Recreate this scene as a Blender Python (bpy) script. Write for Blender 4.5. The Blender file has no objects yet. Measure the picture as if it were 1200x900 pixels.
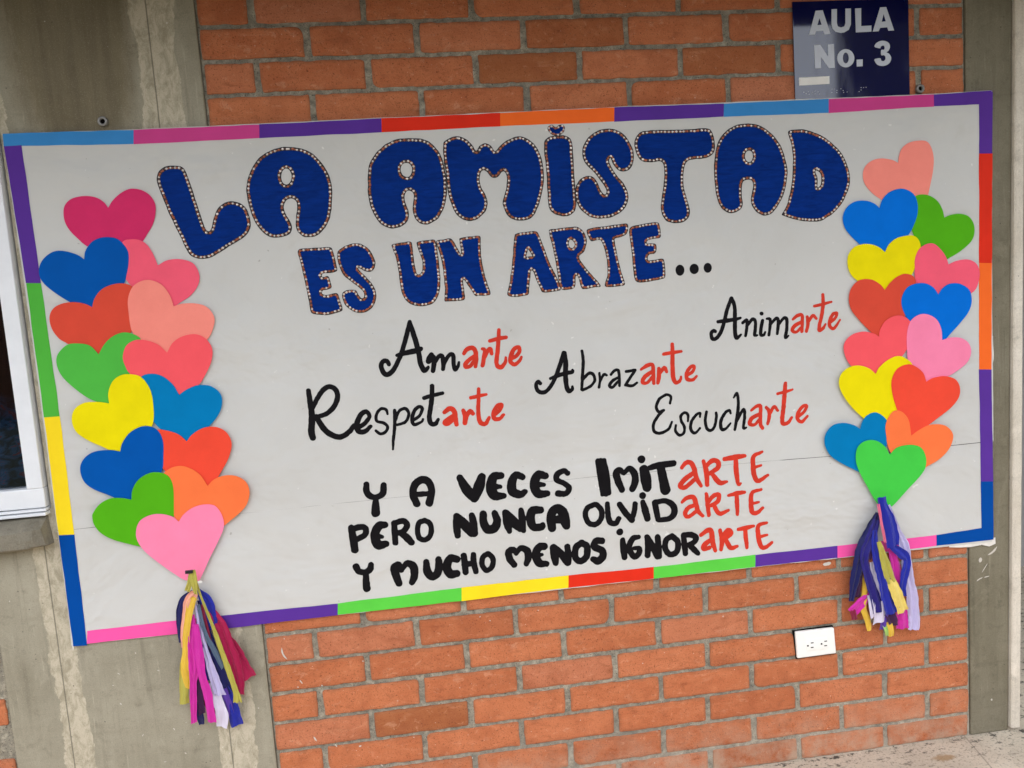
import bpy, bmesh, math, random
import numpy as np
from mathutils import Vector, Matrix, noise as mnoise

C = bpy.context.scene.collection
SC = bpy.context.scene
rad = math.radians

# ------------------------------------------------------------------ camera
cam_d = bpy.data.cameras.new('camera')
cam = bpy.data.objects.new('camera', cam_d)
C.objects.link(cam)
cam_d.sensor_fit = 'HORIZONTAL'
cam_d.sensor_width = 36.0
cam_d.lens = 908.0 / 1200.0 * 36.0
cam_d.clip_start = 0.02
cam_d.clip_end = 500
_r = Vector((0.99038654, -0.11910549, -0.07034471))
_d = Vector((-0.08212291, -0.09705295, -0.99188535))
_f = Vector((0.11131183, 0.98812682, -0.10590123))
cam.matrix_world = Matrix(((_r.x, -_d.x, -_f.x, 0.3307), (_r.y, -_d.y, -_f.y, -1.92233),
                           (_r.z, -_d.z, -_f.z, 1.31437), (0, 0, 0, 1)))
SC.camera = cam

# ------------------------------------------------------------------ daylight
SUN_EL, SUN_AZ = 72.0, 205.0        # azimuth the sunlight comes from, clockwise from +Y
world = bpy.data.worlds.new('World')
SC.world = world
world.use_nodes = True
wn = world.node_tree
wn.nodes.clear()
sky = wn.nodes.new('ShaderNodeTexSky')
sky.sky_type = 'NISHITA'
sky.sun_disc = False
sky.sun_elevation = rad(SUN_EL)
sky.sun_rotation = rad(SUN_AZ)
sky.air_density = 1.0
sky.dust_density = 1.0
bg = wn.nodes.new('ShaderNodeBackground')
bg.inputs['Strength'].default_value = 0.13
wo = wn.nodes.new('ShaderNodeOutputWorld')
hsv = wn.nodes.new('ShaderNodeHueSaturation')      # a white overcast veil: the blue of the clear sky mostly gone
hsv.inputs['Saturation'].default_value = 0.25
wn.links.new(sky.outputs[0], hsv.inputs['Color'])
wn.links.new(hsv.outputs[0], bg.inputs[0])
wn.links.new(bg.outputs[0], wo.inputs[0])
sun_d = bpy.data.lights.new('sun', 'SUN')
sun_d.energy = 0.7
sun_d.angle = rad(12)
sun_d.color = (1.0, 0.96, 0.9)
sun = bpy.data.objects.new('sun', sun_d)
C.objects.link(sun)
_a, _e = rad(SUN_AZ), rad(SUN_EL)
sdir = Vector((math.sin(_a) * math.cos(_e), math.cos(_a) * math.cos(_e), math.sin(_e)))
sun.rotation_euler = sdir.to_track_quat('Z', 'Y').to_euler()
SC.view_settings.view_transform = 'Standard'
SC.view_settings.look = 'None'
SC.view_settings.gamma = 1.0
SC.view_settings.use_curve_mapping = False
SC.view_settings.exposure = 2.25

# ------------------------------------------------------------------ traced survey of the wall, in millimetres (x along the wall, z above the floor)
DATA = {"LETTERS": [("L",[(-243.6,1656.0),(-236.2,1671.1),(-222.0,1679.2),(-202.8,1681.0),(-186.1,1677.1),(-177.8,1666.2),(-172.5,1644.6),(-164.9,1609.1),(-157.5,1571.4
),(-149.6,1537.5),(-143.0,1527.3),(-135.4,1532.8),(-125.9,1559.8),(-116.4,1577.0),(-101.5,1589.1),(-81.8,1592.8),(-62.9,1587.0),(-50.7,1573.3),(-45.2,1551.2
),(-46.0,1531.4),(-54.7,1516.1),(-71.7,1503.2),(-96.4,1490.8),(-125.4,1474.7),(-145.7,1466.0),(-169.2,1464.3),(-185.7,1472.5),(-195.7,1487.0),(-205.8,1517.2
),(-217.5,1549.4),(-229.0,1583.3),(-238.3,1618.9),(-243.7,1638.6)],[]),("A",[(-46.8,1610.5),(-42.1,1637.8),(-29.6,1664.6),(-11.7,1687.1),(11.2,1701.7),(35.4,1709.1
),(62.9,1710.2),(89.9,1705.0),(112.3,1692.9),(130.2,1672.4),(143.7,1648.0),(149.9,1619.9),(148.9,1588.1),(143.1,1556.4),(136.5,1536.8),(123.5,1517.5),(108.2,1504.3
),(89.8,1499.4),(72.2,1502.5),(60.7,1515.2),(58.5,1533.3),(62.4,1553.0),(65.9,1572.7),(64.3,1584.7),(55.2,1592.0),(43.9,1589.8),(36.1,1578.4),(34.9,1566.5
),(39.4,1552.3),(46.7,1538.0),(49.1,1521.9),(41.1,1509.5),(22.7,1503.4),(3.0,1503.8),(-15.7,1513.7),(-29.5,1532.5),(-38.9,1554.8),(-44.6,1582.8)],[[(59.7,1642.4
),(57.2,1633.2),(52.1,1626.7),(45.8,1624.5),(40.0,1627.3),(36.2,1634.3),(35.5,1643.6),(38.0,1652.7),(43.1,1659.2),(49.4,1661.4),(55.2,1658.6),(59.0,1651.7)]]
),("A",[(235.9,1627.3),(240.3,1655.0),(250.1,1674.4),(267.9,1693.4),(289.3,1708.3),(314.3,1717.0),(342.7,1717.7),(370.8,1714.4),(390.5,1705.6),(405.5,1688.9
),(416.0,1666.3),(421.6,1633.9),(422.3,1601.5),(418.9,1573.4),(410.8,1549.4),(396.6,1527.9),(379.2,1516.6),(364.5,1512.6),(348.5,1518.4),(338.7,1533.2),(335.9,1553.6
),(341.1,1577.6),(340.1,1589.8),(332.4,1595.0),(324.0,1592.6),(318.9,1580.8),(320.8,1564.6),(325.4,1546.1),(324.9,1529.9),(315.7,1518.3),(298.6,1510.0),(280.2,1509.0
),(260.6,1517.5),(247.8,1534.4),(237.9,1559.1),(233.5,1587.5)],[[(315.5,1645.3),(319.6,1655.9),(327.7,1660.6),(336.5,1659.0),(342.3,1649.9),(340.8,1637.2
),(334.4,1628.3),(325.0,1628.4),(317.4,1634.4)]]),("M",[(421.4,1698.1),(427.5,1707.9),(442.4,1715.2),(461.0,1716.3),(478.9,1708.3),(490.3,1694.9),(499.5,1680.4
),(508.7,1692.1),(521.5,1697.5),(535.6,1691.6),(545.0,1678.2),(556.1,1687.8),(571.5,1699.2),(593.1,1708.3),(612.0,1709.5),(630.2,1700.5),(645.9,1683.6),(656.9,1658.7
),(661.0,1625.8),(658.8,1593.2),(650.6,1564.9),(640.2,1536.6),(626.1,1516.8),(606.4,1508.8),(583.3,1511.0),(567.1,1520.1),(557.8,1537.1),(555.1,1557.8),(562.8,1577.8
),(568.5,1597.9),(569.1,1618.3),(564.4,1628.7),(557.2,1627.0),(548.9,1617.3),(538.3,1614.6),(530.2,1618.2),(522.6,1628.8),(514.7,1634.0),(507.3,1629.5),(502.8,1613.5
),(505.4,1593.1),(514.6,1576.3),(518.0,1555.7),(511.7,1537.6),(495.9,1522.2),(474.5,1515.2),(454.1,1520.5),(438.6,1535.6),(430.1,1558.5),(425.3,1577.1),(423.1,1601.5
),(422.4,1633.8),(419.7,1662.1)],[]),("I",[(666.4,1686.7),(670.1,1698.7),(683.3,1706.2),(706.7,1708.0),(725.5,1704.3),(735.4,1691.6),(736.5,1663.0),(736.6,1630.2
),(736.8,1593.2),(736.9,1560.2),(736.2,1535.4),(728.9,1521.3),(711.2,1513.1),(694.2,1514.9),(677.6,1522.9),(668.0,1539.2),(667.2,1572.2),(667.3,1605.0),(667.3,1637.8
),(665.6,1662.3)],[]),("heart",[(676.9,1724.8),(680.7,1731.5),(689.3,1733.5),(697.3,1727.1),(706.1,1732.0),(715.9,1732.4),(720.5,1725.7),(717.8,1716.9),(708.9,1709.1
),(700.2,1706.7),(689.8,1709.2),(681.7,1714.4)],[]),("S",[(759.7,1657.8),(762.1,1676.1),(771.7,1694.1),(787.5,1707.6),(809.5,1716.8),(831.0,1717.9),(852.2,1712.9
),(868.8,1699.9),(882.7,1678.7),(889.2,1655.7),(886.8,1635.2),(877.2,1619.1),(861.7,1613.6),(846.8,1618.5),(835.5,1631.5),(830.3,1647.0),(825.9,1644.3),(827.0,1634.0
),(833.9,1619.2),(845.9,1602.0),(860.0,1582.6),(868.8,1561.4),(868.7,1544.7),(858.9,1524.4),(840.7,1510.7),(818.5,1503.6),(792.4,1502.2),(769.0,1508.6),(750.5,1524.2
),(738.8,1543.5),(735.9,1564.4),(739.3,1584.8),(751.0,1600.7),(768.6,1607.2),(783.4,1604.0),(793.3,1590.3),(800.8,1571.2),(808.8,1560.4),(814.3,1564.3),(813.1,1574.7
),(802.2,1593.9),(786.2,1615.4),(770.1,1632.7),(762.3,1645.4)],[]),("T",[(892.1,1676.2),(895.2,1692.5),(905.8,1704.3),(921.2,1708.6),(951.7,1709.3),(995.4,1707.8
),(1039.3,1707.5),(1070.2,1708.6),(1087.7,1704.5),(1095.8,1687.5),(1098.3,1662.4),(1091.8,1646.0),(1075.8,1636.3),(1049.1,1634.3),(1029.1,1632.3),(1018.3,1620.4
),(1013.2,1595.5),(1012.8,1570.4),(1018.2,1544.9),(1024.5,1519.3),(1025.1,1502.4),(1020.0,1490.0),(1006.3,1481.5),(984.0,1480.2),(964.4,1486.8),(954.2,1502.2
),(950.8,1523.4),(955.7,1548.3),(961.5,1577.3),(964.6,1602.2),(963.9,1623.1),(956.5,1633.8),(939.0,1632.6),(917.2,1633.7),(902.4,1642.7),(894.7,1659.6)],[]
),("A",[(1094.0,1616.6),(1098.4,1645.7),(1103.8,1666.3),(1115.8,1686.6),(1136.6,1704.4),(1159.2,1713.0),(1186.1,1714.7),(1212.9,1710.6),(1234.9,1697.9),(1256.7,1678.1
),(1271.7,1654.3),(1281.2,1626.4),(1286.6,1598.5),(1283.8,1568.9),(1274.4,1535.3),(1259.8,1510.5),(1240.8,1490.1),(1222.4,1485.6),(1206.7,1491.2),(1192.3,1506.5
),(1186.7,1525.2),(1190.6,1544.1),(1194.9,1560.8),(1191.8,1572.9),(1180.6,1577.3),(1169.2,1574.0),(1164.2,1560.3),(1163.7,1537.0),(1164.6,1515.8),(1157.3,1503.4
),(1141.3,1497.1),(1123.4,1498.9),(1106.1,1514.8),(1096.9,1540.7),(1094.2,1570.4),(1093.1,1595.7)],[[(1196.9,1634.2),(1195.1,1627.2),(1191.0,1622.1),(1185.5,1620.5
),(1180.2,1622.7),(1176.5,1628.1),(1175.3,1635.3),(1177.0,1642.3),(1181.2,1647.4),(1186.7,1649.0),(1192.0,1646.8),(1195.7,1641.4)]]),("D",[(1291.1,1689.1
),(1300.3,1693.8),(1325.4,1694.8),(1352.6,1688.5),(1384.2,1674.4),(1411.2,1654.1),(1433.6,1629.6),(1446.8,1603.4),(1454.4,1573.0),(1452.3,1547.3),(1439.9,1517.8
),(1420.6,1492.9),(1396.9,1474.8),(1371.0,1463.3),(1340.9,1463.7),(1308.8,1469.1),(1281.6,1478.4),(1268.0,1484.3),(1272.9,1492.6),(1283.7,1513.4),(1292.9,1542.9
),(1298.5,1572.4),(1301.9,1606.3),(1301.7,1640.2),(1296.4,1670.0)],[[(1363.3,1590.4),(1372.4,1585.7),(1377.5,1572.6),(1375.1,1555.6),(1368.9,1548.2),(1365.7,1549.7
),(1367.2,1568.9),(1362.2,1584.1)]]),("E",[(56.6,1462.4),(58.7,1471.0),(69.7,1473.8),(104.3,1473.8),(132.5,1473.0),(138.4,1466.0),(142.6,1441.6),(145.4,1419.5
),(140.1,1414.5),(126.8,1412.7),(111.5,1412.0),(106.8,1407.9),(109.9,1404.2),(121.8,1405.2),(126.0,1394.3),(127.6,1378.7),(118.8,1373.6),(106.9,1372.2),(103.7,1365.8
),(111.1,1360.8),(130.9,1363.0),(140.9,1361.4),(144.1,1348.8),(148.6,1326.2),(144.4,1319.0),(124.2,1314.6),(102.2,1313.1),(80.8,1317.8),(73.6,1324.9),(71.2,1353.9
),(67.6,1385.0),(64.1,1416.0),(60.2,1442.5)],[]),("S",[(148.2,1454.5),(153.5,1465.1),(169.6,1474.2),(191.9,1478.9),(209.1,1474.8),(225.4,1460.6),(235.6,1435.7
),(234.2,1420.3),(225.3,1409.8),(210.1,1411.7),(195.4,1419.7),(199.0,1411.5),(211.0,1397.5),(224.8,1378.8),(231.8,1358.3),(228.8,1338.4),(217.5,1321.3),(199.0,1312.4
),(177.1,1315.3),(160.6,1327.6),(151.3,1346.1),(152.9,1363.7),(168.8,1369.3),(184.0,1366.9),(190.4,1354.5),(195.5,1347.4),(202.3,1349.2),(202.4,1360.3),(191.3,1374.4
),(175.0,1388.8),(158.9,1405.3),(150.1,1428.0)],[]),("U",[(279.3,1470.5),(301.7,1473.5),(324.0,1474.4),(327.8,1467.5),(328.4,1447.5),(329.3,1420.8),(333.2,1398.3
),(339.7,1395.6),(347.1,1404.1),(348.8,1424.0),(343.9,1446.6),(338.9,1466.8),(341.7,1473.3),(364.2,1475.5),(382.1,1475.3),(385.8,1466.2),(388.2,1439.3),(388.9,1403.6
),(388.2,1372.3),(382.9,1345.7),(370.0,1326.3),(351.4,1318.6),(328.9,1318.8),(307.2,1328.4),(295.4,1347.2),(291.0,1374.3),(289.6,1410.1),(285.6,1441.4),(280.5,1459.4)],[]
),("N",[(386.2,1470.6),(404.5,1475.3),(421.6,1476.0),(428.7,1468.0),(436.4,1451.9),(444.4,1438.0),(442.3,1469.4),(445.1,1475.9),(467.8,1478.1),(492.8,1478.4
),(494.0,1464.0),(492.7,1428.3),(495.8,1396.6),(502.5,1364.6),(508.7,1337.0),(497.8,1332.3),(479.6,1333.6),(470.6,1335.1),(460.5,1351.6),(450.3,1368.1),(445.4,1375.2
),(443.6,1368.6),(445.0,1345.9),(443.5,1327.0),(424.3,1324.8),(401.6,1325.4),(395.1,1329.0),(398.4,1353.6),(397.9,1380.6),(397.2,1412.0),(392.1,1443.6)],[]
),("A",[(578.0,1472.9),(582.9,1478.0),(608.4,1480.9),(631.4,1480.9),(639.9,1469.2),(651.4,1434.6),(662.9,1397.6),(677.1,1364.8),(684.6,1336.9),(677.2,1331.9
),(658.5,1330.4),(639.8,1330.8),(633.5,1340.4),(625.6,1361.4),(617.9,1384.6),(613.3,1384.9),(609.9,1369.3),(606.1,1346.8),(602.5,1328.8),(588.4,1325.2),(565.2,1324.5
),(550.8,1330.1),(553.8,1345.8),(562.0,1377.0),(569.5,1417.2),(574.0,1448.4)],[[(610.1,1439.4),(613.4,1432.5),(618.2,1422.2),(611.2,1421.3),(604.3,1421.3
),(606.8,1430.6)]]),("R",[(664.4,1476.7),(668.6,1483.2),(696.5,1485.2),(729.2,1486.4),(747.4,1478.5),(756.5,1459.9),(756.8,1441.7),(748.7,1424.0),(736.3,1413.4
),(742.3,1397.1),(759.6,1373.1),(779.4,1348.8),(785.7,1335.5),(771.5,1334.6),(747.7,1331.7),(738.3,1333.2),(734.5,1347.3),(728.6,1366.0),(723.7,1361.7),(722.5,1343.5
),(714.9,1334.8),(691.4,1333.2),(682.5,1341.6),(679.7,1369.2),(675.4,1410.4),(670.5,1442.5)],[[(715.6,1455.6),(722.4,1452.9),(726.4,1442.7),(721.2,1434.8
),(714.4,1437.5),(712.7,1446.7)]]),("T",[(759.5,1471.0),(761.3,1477.7),(775.6,1481.4),(808.6,1483.1),(841.8,1485.7),(863.0,1485.4),(864.8,1473.9),(859.3,1460.5
),(844.7,1454.6),(830.3,1450.9),(828.8,1441.8),(832.9,1414.2),(840.0,1372.4),(848.0,1344.2),(847.4,1335.0),(833.0,1332.8),(809.2,1332.1),(797.6,1336.1),(799.7,1347.5
),(805.5,1365.5),(805.9,1397.6),(800.8,1429.9),(793.4,1448.6),(783.1,1450.1),(769.0,1449.1),(762.6,1459.5)],[]),("E",[(866.7,1466.9),(872.1,1478.0),(893.6,1481.3
),(922.4,1485.1),(941.5,1484.4),(945.8,1476.0),(948.1,1455.2),(944.3,1446.3),(925.0,1444.2),(912.9,1441.3),(911.1,1434.5),(924.5,1433.7),(933.9,1430.8),(934.1,1417.0
),(928.9,1408.1),(915.9,1406.7),(910.7,1400.1),(912.7,1391.7),(931.9,1393.2),(948.8,1394.4),(953.3,1388.1),(954.5,1364.9),(952.6,1346.5),(938.9,1342.8),(909.9,1339.2
),(883.5,1339.5),(874.5,1349.4),(871.6,1384.2),(870.4,1421.0),(868.1,1448.6)],[])],"DOTS": [[(1004.6,1361.7),(1002.7,1354.8),(998.2,1350.0),(992.3,1348.5
),(986.6,1350.8),(982.7,1356.1),(981.5,1363.2),(983.3,1370.0),(987.8,1374.8),(993.7,1376.3),(999.4,1374.1),(1003.4,1368.7)],[(1042.5,1362.5),(1040.6,1356.1
),(1036.0,1351.6),(1029.8,1350.2),(1023.8,1352.4),(1019.6,1357.4),(1018.3,1364.0),(1020.2,1370.4),(1024.9,1374.9),(1031.0,1376.2),(1037.0,1374.1),(1041.2,1369.1)],[(1076.7,1363.0
),(1075.0,1356.8),(1070.9,1352.5),(1065.4,1351.2),(1060.2,1353.2),(1056.4,1358.1),(1055.3,1364.4),(1057.0,1370.6),(1061.1,1374.9),(1066.6,1376.3),(1071.8,1374.2
),(1075.6,1369.4)]],"HEARTS": [("magenta","magenta paper heart at the top of the left column of hearts",[(-357.6,1593.2),(-347.3,1607.4),(-330.5,1621.9
),(-310.6,1631.7),(-295.4,1632.8),(-277.1,1627.5),(-261.6,1614.3),(-253.6,1594.4),(-256.3,1571.2),(-265.4,1548.3),(-281.3,1525.7),(-294.8,1507.7),(-326.3,1465.6)],[(-357.6,1593.2
),(-366.1,1606.5),(-379.8,1616.9),(-397.9,1621.7),(-418.4,1621.6),(-437.6,1616.2),(-451.0,1603.5),(-456.1,1586.4),(-455.1,1565.1),(-446.4,1545.3),(-431.9,1527.0
),(-415.3,1509.6),(-373.3,1484.3),(-326.3,1465.6)]),("rose","rose pink paper heart half hidden behind the salmon heart",[(-263.4,1455.7),(-240.3,1466.1
),(-209.6,1466.1),(-183.8,1454.5),(-173.2,1427.9),(-179.8,1402.4),(-199.8,1379.8),(-233.0,1360.1),(-273.6,1324.9)],[(-263.4,1455.7),(-271.1,1481.8),(-281.9,1504.1
),(-297.6,1516.1),(-316.3,1518.8),(-333.7,1515.2),(-345.9,1492.4),(-346.0,1459.0),(-335.1,1422.8),(-310.2,1391.4),(-273.6,1324.9)]),("blue","blue paper heart just below the magenta heart",[(-423.8,1479.7
),(-418.5,1498.9),(-403.1,1517.4),(-383.3,1526.0),(-364.4,1526.8),(-346.2,1521.8),(-332.8,1507.3),(-325.4,1489.2),(-327.4,1465.7),(-335.2,1438.6),(-345.5,1415.6
),(-377.9,1382.2),(-417.6,1351.3)],[(-423.8,1479.7),(-436.4,1490.3),(-457.7,1499.4),(-479.6,1502.7),(-499.0,1496.2),(-515.7,1481.7),(-524.7,1462.8),(-524.2,1443.3
),(-513.6,1425.0),(-492.0,1403.9),(-468.1,1385.3),(-436.8,1364.6),(-417.6,1351.3)]),("brick","brick red paper heart below the blue heart on the left",[(-419.2,1369.3
),(-411.9,1388.5),(-393.7,1408.3),(-367.3,1418.4),(-341.9,1418.7),(-324.0,1408.9),(-314.5,1381.7),(-326.9,1329.4),(-357.7,1285.0),(-410.7,1240.9)],[(-419.2,1369.3
),(-435.1,1378.3),(-459.5,1384.0),(-484.8,1381.8),(-504.7,1372.0),(-515.2,1353.1),(-513.6,1326.6),(-500.9,1302.5),(-483.8,1289.3),(-449.3,1262.0),(-410.7,1240.9)]
),("salmon","salmon paper heart in the left column",[(-238.3,1358.4),(-220.4,1363.2),(-188.2,1361.6),(-163.4,1351.1),(-149.7,1326.6),(-154.2,1303.3),(-167.9,1278.7
),(-200.1,1252.7),(-234.6,1235.1),(-268.7,1220.8)],[(-238.3,1358.4),(-243.9,1383.5),(-257.2,1407.7),(-278.1,1421.0),(-300.2,1422.5),(-323.9,1410.2),(-337.8,1383.4
),(-340.4,1350.4),(-338.8,1310.3),(-326.0,1282.6),(-304.0,1250.6),(-268.7,1220.8)]),("green","green paper heart in the left column above the yellow heart",[(-418.0,1259.5
),(-402.6,1281.7),(-381.5,1298.8),(-355.2,1306.2),(-330.6,1297.7),(-319.6,1282.1),(-329.9,1249.3),(-353.6,1210.8),(-377.4,1172.2),(-402.0,1126.8)],[(-418.0,1259.5
),(-434.4,1280.8),(-458.8,1288.0),(-484.1,1286.7),(-507.3,1266.5),(-512.7,1243.7),(-505.4,1216.4),(-483.8,1187.8),(-455.4,1160.5),(-431.7,1146.3),(-402.0,1126.8)]
),("coral","coral paper heart below the salmon heart",[(-265.2,1251.0),(-249.8,1273.4),(-225.6,1287.1),(-196.1,1289.6),(-174.6,1277.8),(-162.2,1253.1),(-167.4,1223.0
),(-183.7,1193.6),(-200.6,1171.0),(-240.7,1133.4)],[(-265.2,1251.0),(-282.3,1271.2),(-306.7,1283.1),(-332.0,1286.4),(-354.4,1274.7),(-365.2,1248.7),(-361.6,1224.9
),(-352.7,1207.3),(-318.9,1177.4),(-282.7,1154.0),(-240.7,1133.4)]),("teal","teal blue paper heart right of the yellow heart",[(-248.7,1149.8),(-229.8,1161.2
),(-202.7,1169.2),(-173.8,1164.0),(-154.2,1143.2),(-154.5,1115.6),(-168.6,1089.2),(-194.5,1063.9),(-223.6,1038.8),(-241.9,1021.7)],[(-248.7,1149.8),(-260.7,1176.0
),(-281.1,1196.7),(-302.8,1204.6),(-325.7,1201.7),(-337.6,1182.4),(-333.5,1134.5),(-310.1,1084.5),(-275.2,1047.0),(-241.9,1021.7)]),("yellow","yellow paper heart in the left column",[(-407.8,1142.9
),(-406.7,1167.9),(-394.0,1193.8),(-373.3,1207.0),(-350.8,1207.2),(-329.3,1198.6),(-313.2,1170.2),(-309.8,1132.4),(-316.5,1085.1),(-346.5,1050.0),(-394.9,1013.2)],[(-407.8,1142.9
),(-431.4,1148.3),(-463.2,1149.0),(-487.2,1134.2),(-495.5,1107.8),(-487.5,1080.0),(-461.6,1057.2),(-431.7,1039.3),(-394.9,1013.2)]),("tomato","tomato red paper heart above the orange heart on the left",[(-243.5,1037.1
),(-228.6,1053.1),(-200.8,1066.5),(-171.2,1065.2),(-149.6,1049.4),(-141.4,1020.8),(-152.9,986.9),(-176.8,950.6),(-206.7,907.9)],[(-243.5,1037.1),(-261.1,1056.0
),(-286.0,1067.2),(-308.4,1070.6),(-323.6,1051.4),(-313.8,995.2),(-280.3,943.2),(-243.4,918.6),(-206.7,907.9)]),("blue","blue paper heart below the yellow heart on the left",[(-396.5,1027.1
),(-388.9,1047.1),(-370.2,1069.3),(-342.8,1082.0),(-320.4,1080.0),(-304.3,1066.8),(-297.3,1042.1),(-300.6,1007.8),(-308.7,970.4),(-341.0,928.3),(-381.2,891.8)],[(-396.5,1027.1
),(-419.7,1032.7),(-451.8,1032.3),(-475.7,1020.8),(-489.9,998.2),(-487.4,967.0),(-468.9,944.5),(-432.7,923.5),(-381.2,891.8)]),("orange","orange paper heart low in the left column",[(-207.4,925.5
),(-187.8,941.2),(-160.5,947.0),(-134.4,940.9),(-116.0,923.6),(-111.9,898.4),(-121.5,871.0),(-140.3,851.6),(-176.7,825.5),(-252.9,770.9)],[(-207.4,925.5
),(-219.9,951.3),(-237.8,969.1),(-263.0,979.9),(-289.8,975.5),(-308.3,956.4),(-307.7,904.0),(-290.4,853.0),(-252.9,770.9)]),("leaf","leaf green paper heart beside the bottom pink heart",[(-384.3,909.6
),(-379.7,932.1),(-364.1,954.9),(-339.7,968.5),(-316.7,969.8),(-295.0,958.6),(-286.6,933.4),(-289.7,888.1),(-297.2,839.5),(-316.3,799.1),(-337.3,776.6)],[(-384.3,909.6
),(-407.6,916.1),(-433.5,916.7),(-457.5,905.2),(-474.1,886.0),(-477.2,875.9),(-475.0,856.8),(-461.5,834.4),(-432.7,814.5),(-379.6,793.2),(-337.3,776.6)]
),("pink","pink paper heart at the bottom of the left column above the tassel",[(-282.6,845.1),(-269.6,861.4),(-248.1,875.4),(-220.9,881.1),(-194.9,874.9
),(-181.0,848.7),(-180.6,820.2),(-197.7,786.3),(-222.1,746.1),(-240.6,712.2),(-253.5,692.1)],[(-282.6,845.1),(-296.3,859.2),(-321.6,868.2),(-348.0,867.4
),(-372.5,854.5),(-383.5,827.5),(-380.5,802.5),(-365.1,776.1),(-335.7,744.4),(-305.7,716.0),(-284.2,699.2),(-253.5,692.1)]),("salmon","salmon paper heart at the top of the right column of hearts",[(1586.6,1598.3
),(1589.4,1616.3),(1597.2,1634.1),(1614.8,1646.9),(1639.8,1651.6),(1664.8,1649.1),(1678.6,1632.5),(1685.2,1604.8),(1682.8,1572.9),(1675.8,1541.1),(1669.3,1513.8
),(1659.5,1463.5)],[(1586.6,1598.3),(1569.4,1606.8),(1539.7,1611.9),(1514.9,1607.7),(1495.9,1593.7),(1489.5,1573.6),(1493.9,1550.6),(1513.1,1526.8),(1542.5,1506.0
),(1591.9,1481.2),(1659.5,1463.5)]),("leaf","leaf green paper heart below the salmon heart on the right",[(1712.6,1452.1),(1733.0,1458.4),(1758.5,1459.3
),(1781.5,1451.0),(1795.2,1432.4),(1798.0,1408.8),(1788.6,1385.9),(1757.5,1361.9),(1718.9,1343.2),(1706.0,1336.9)],[(1712.6,1452.1),(1707.7,1472.4),(1695.3,1493.9
),(1675.3,1508.9),(1652.7,1514.7),(1632.5,1511.2),(1619.7,1493.5),(1616.4,1447.5),(1623.5,1419.2),(1643.1,1380.7),(1670.5,1350.9),(1706.0,1336.9)]),("cobalt","cobalt blue paper heart below the salmon heart on the right",[(1532.1,1486.8
),(1540.0,1507.1),(1557.8,1524.4),(1582.8,1532.2),(1605.3,1530.1),(1627.6,1516.1),(1637.3,1492.5),(1636.8,1464.8),(1626.3,1437.6),(1613.3,1415.2),(1585.1,1384.3
),(1550.3,1356.2)],[(1532.1,1486.8),(1517.5,1499.1),(1495.3,1507.2),(1468.2,1507.3),(1445.7,1496.2),(1432.9,1476.4),(1432.2,1453.5),(1444.0,1429.9),(1475.4,1398.0
),(1509.6,1372.7),(1550.3,1356.2)]),("yellow","yellow paper heart high in the right column",[(1544.7,1372.9),(1555.1,1390.8),(1575.4,1405.8),(1600.7,1411.3
),(1623.3,1410.8),(1638.3,1399.7),(1644.5,1378.3),(1637.5,1353.0),(1627.0,1325.6),(1613.9,1303.0),(1583.0,1272.1),(1549.6,1248.5)],[(1544.7,1372.9),(1529.9,1385.4
),(1510.1,1394.5),(1485.3,1397.4),(1460.3,1391.1),(1443.5,1372.3),(1440.8,1347.0),(1448.6,1323.2),(1468.1,1303.3),(1507.4,1274.9),(1549.6,1248.5)]),("rose","rose pink paper heart touching the right border",[(1721.7,1329.8
),(1746.1,1337.9),(1778.6,1338.8),(1802.9,1324.5),(1810.9,1297.8),(1802.4,1264.5),(1785.9,1249.1),(1744.9,1227.1),(1699.9,1203.9)],[(1721.7,1329.8),(1715.4,1348.7
),(1702.0,1368.1),(1682.1,1385.6),(1662.0,1386.9),(1640.3,1375.7),(1628.7,1354.2),(1626.7,1328.5),(1628.5,1294.9),(1651.9,1248.6),(1699.9,1203.9)]),("brick","brick red paper heart in the right column",[(1541.5,1275.0
),(1556.2,1292.7),(1578.0,1307.9),(1601.1,1313.1),(1624.6,1301.5),(1627.6,1264.5),(1608.8,1218.7),(1568.2,1174.4),(1524.3,1142.5)],[(1541.5,1275.0),(1527.5,1291.3
),(1502.9,1305.0),(1470.9,1305.1),(1449.2,1286.7),(1441.4,1260.6),(1447.7,1230.2),(1471.8,1198.3),(1503.3,1165.7),(1524.3,1142.5)]),("cobalt","cobalt blue paper heart in the middle of the right column",[(1691.3,1253.3
),(1703.9,1269.3),(1725.9,1279.3),(1755.2,1276.0),(1780.7,1257.3),(1786.3,1226.4),(1776.5,1199.9),(1754.2,1174.3),(1724.4,1145.8),(1698.4,1120.4)],[(1691.3,1253.3
),(1678.5,1271.1),(1656.9,1284.0),(1628.0,1285.9),(1602.6,1276.2),(1587.7,1250.4),(1590.7,1220.0),(1611.8,1184.7),(1651.2,1147.9),(1698.4,1120.4)]),("coral","coral paper heart in the right column left of the pink heart",[(1522.4,1154.2
),(1524.9,1170.9),(1539.8,1193.4),(1565.2,1205.0),(1590.4,1203.2),(1611.8,1184.7),(1618.5,1150.3),(1592.2,1104.7),(1547.9,1060.5),(1514.8,1039.3)],[(1522.4,1154.2
),(1506.8,1164.1),(1478.3,1171.0),(1446.0,1164.6),(1425.6,1144.7),(1424.9,1117.8),(1440.5,1086.1),(1475.7,1059.5),(1514.8,1039.3)]),("pink","pink paper heart in the right column",[(1700.0,1131.9
),(1724.3,1136.9),(1753.8,1133.3),(1775.8,1117.9),(1783.0,1093.3),(1771.6,1066.6),(1738.0,1043.7),(1700.9,1027.4),(1658.0,1013.7)],[(1700.0,1131.9),(1697.5,1161.4
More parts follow.
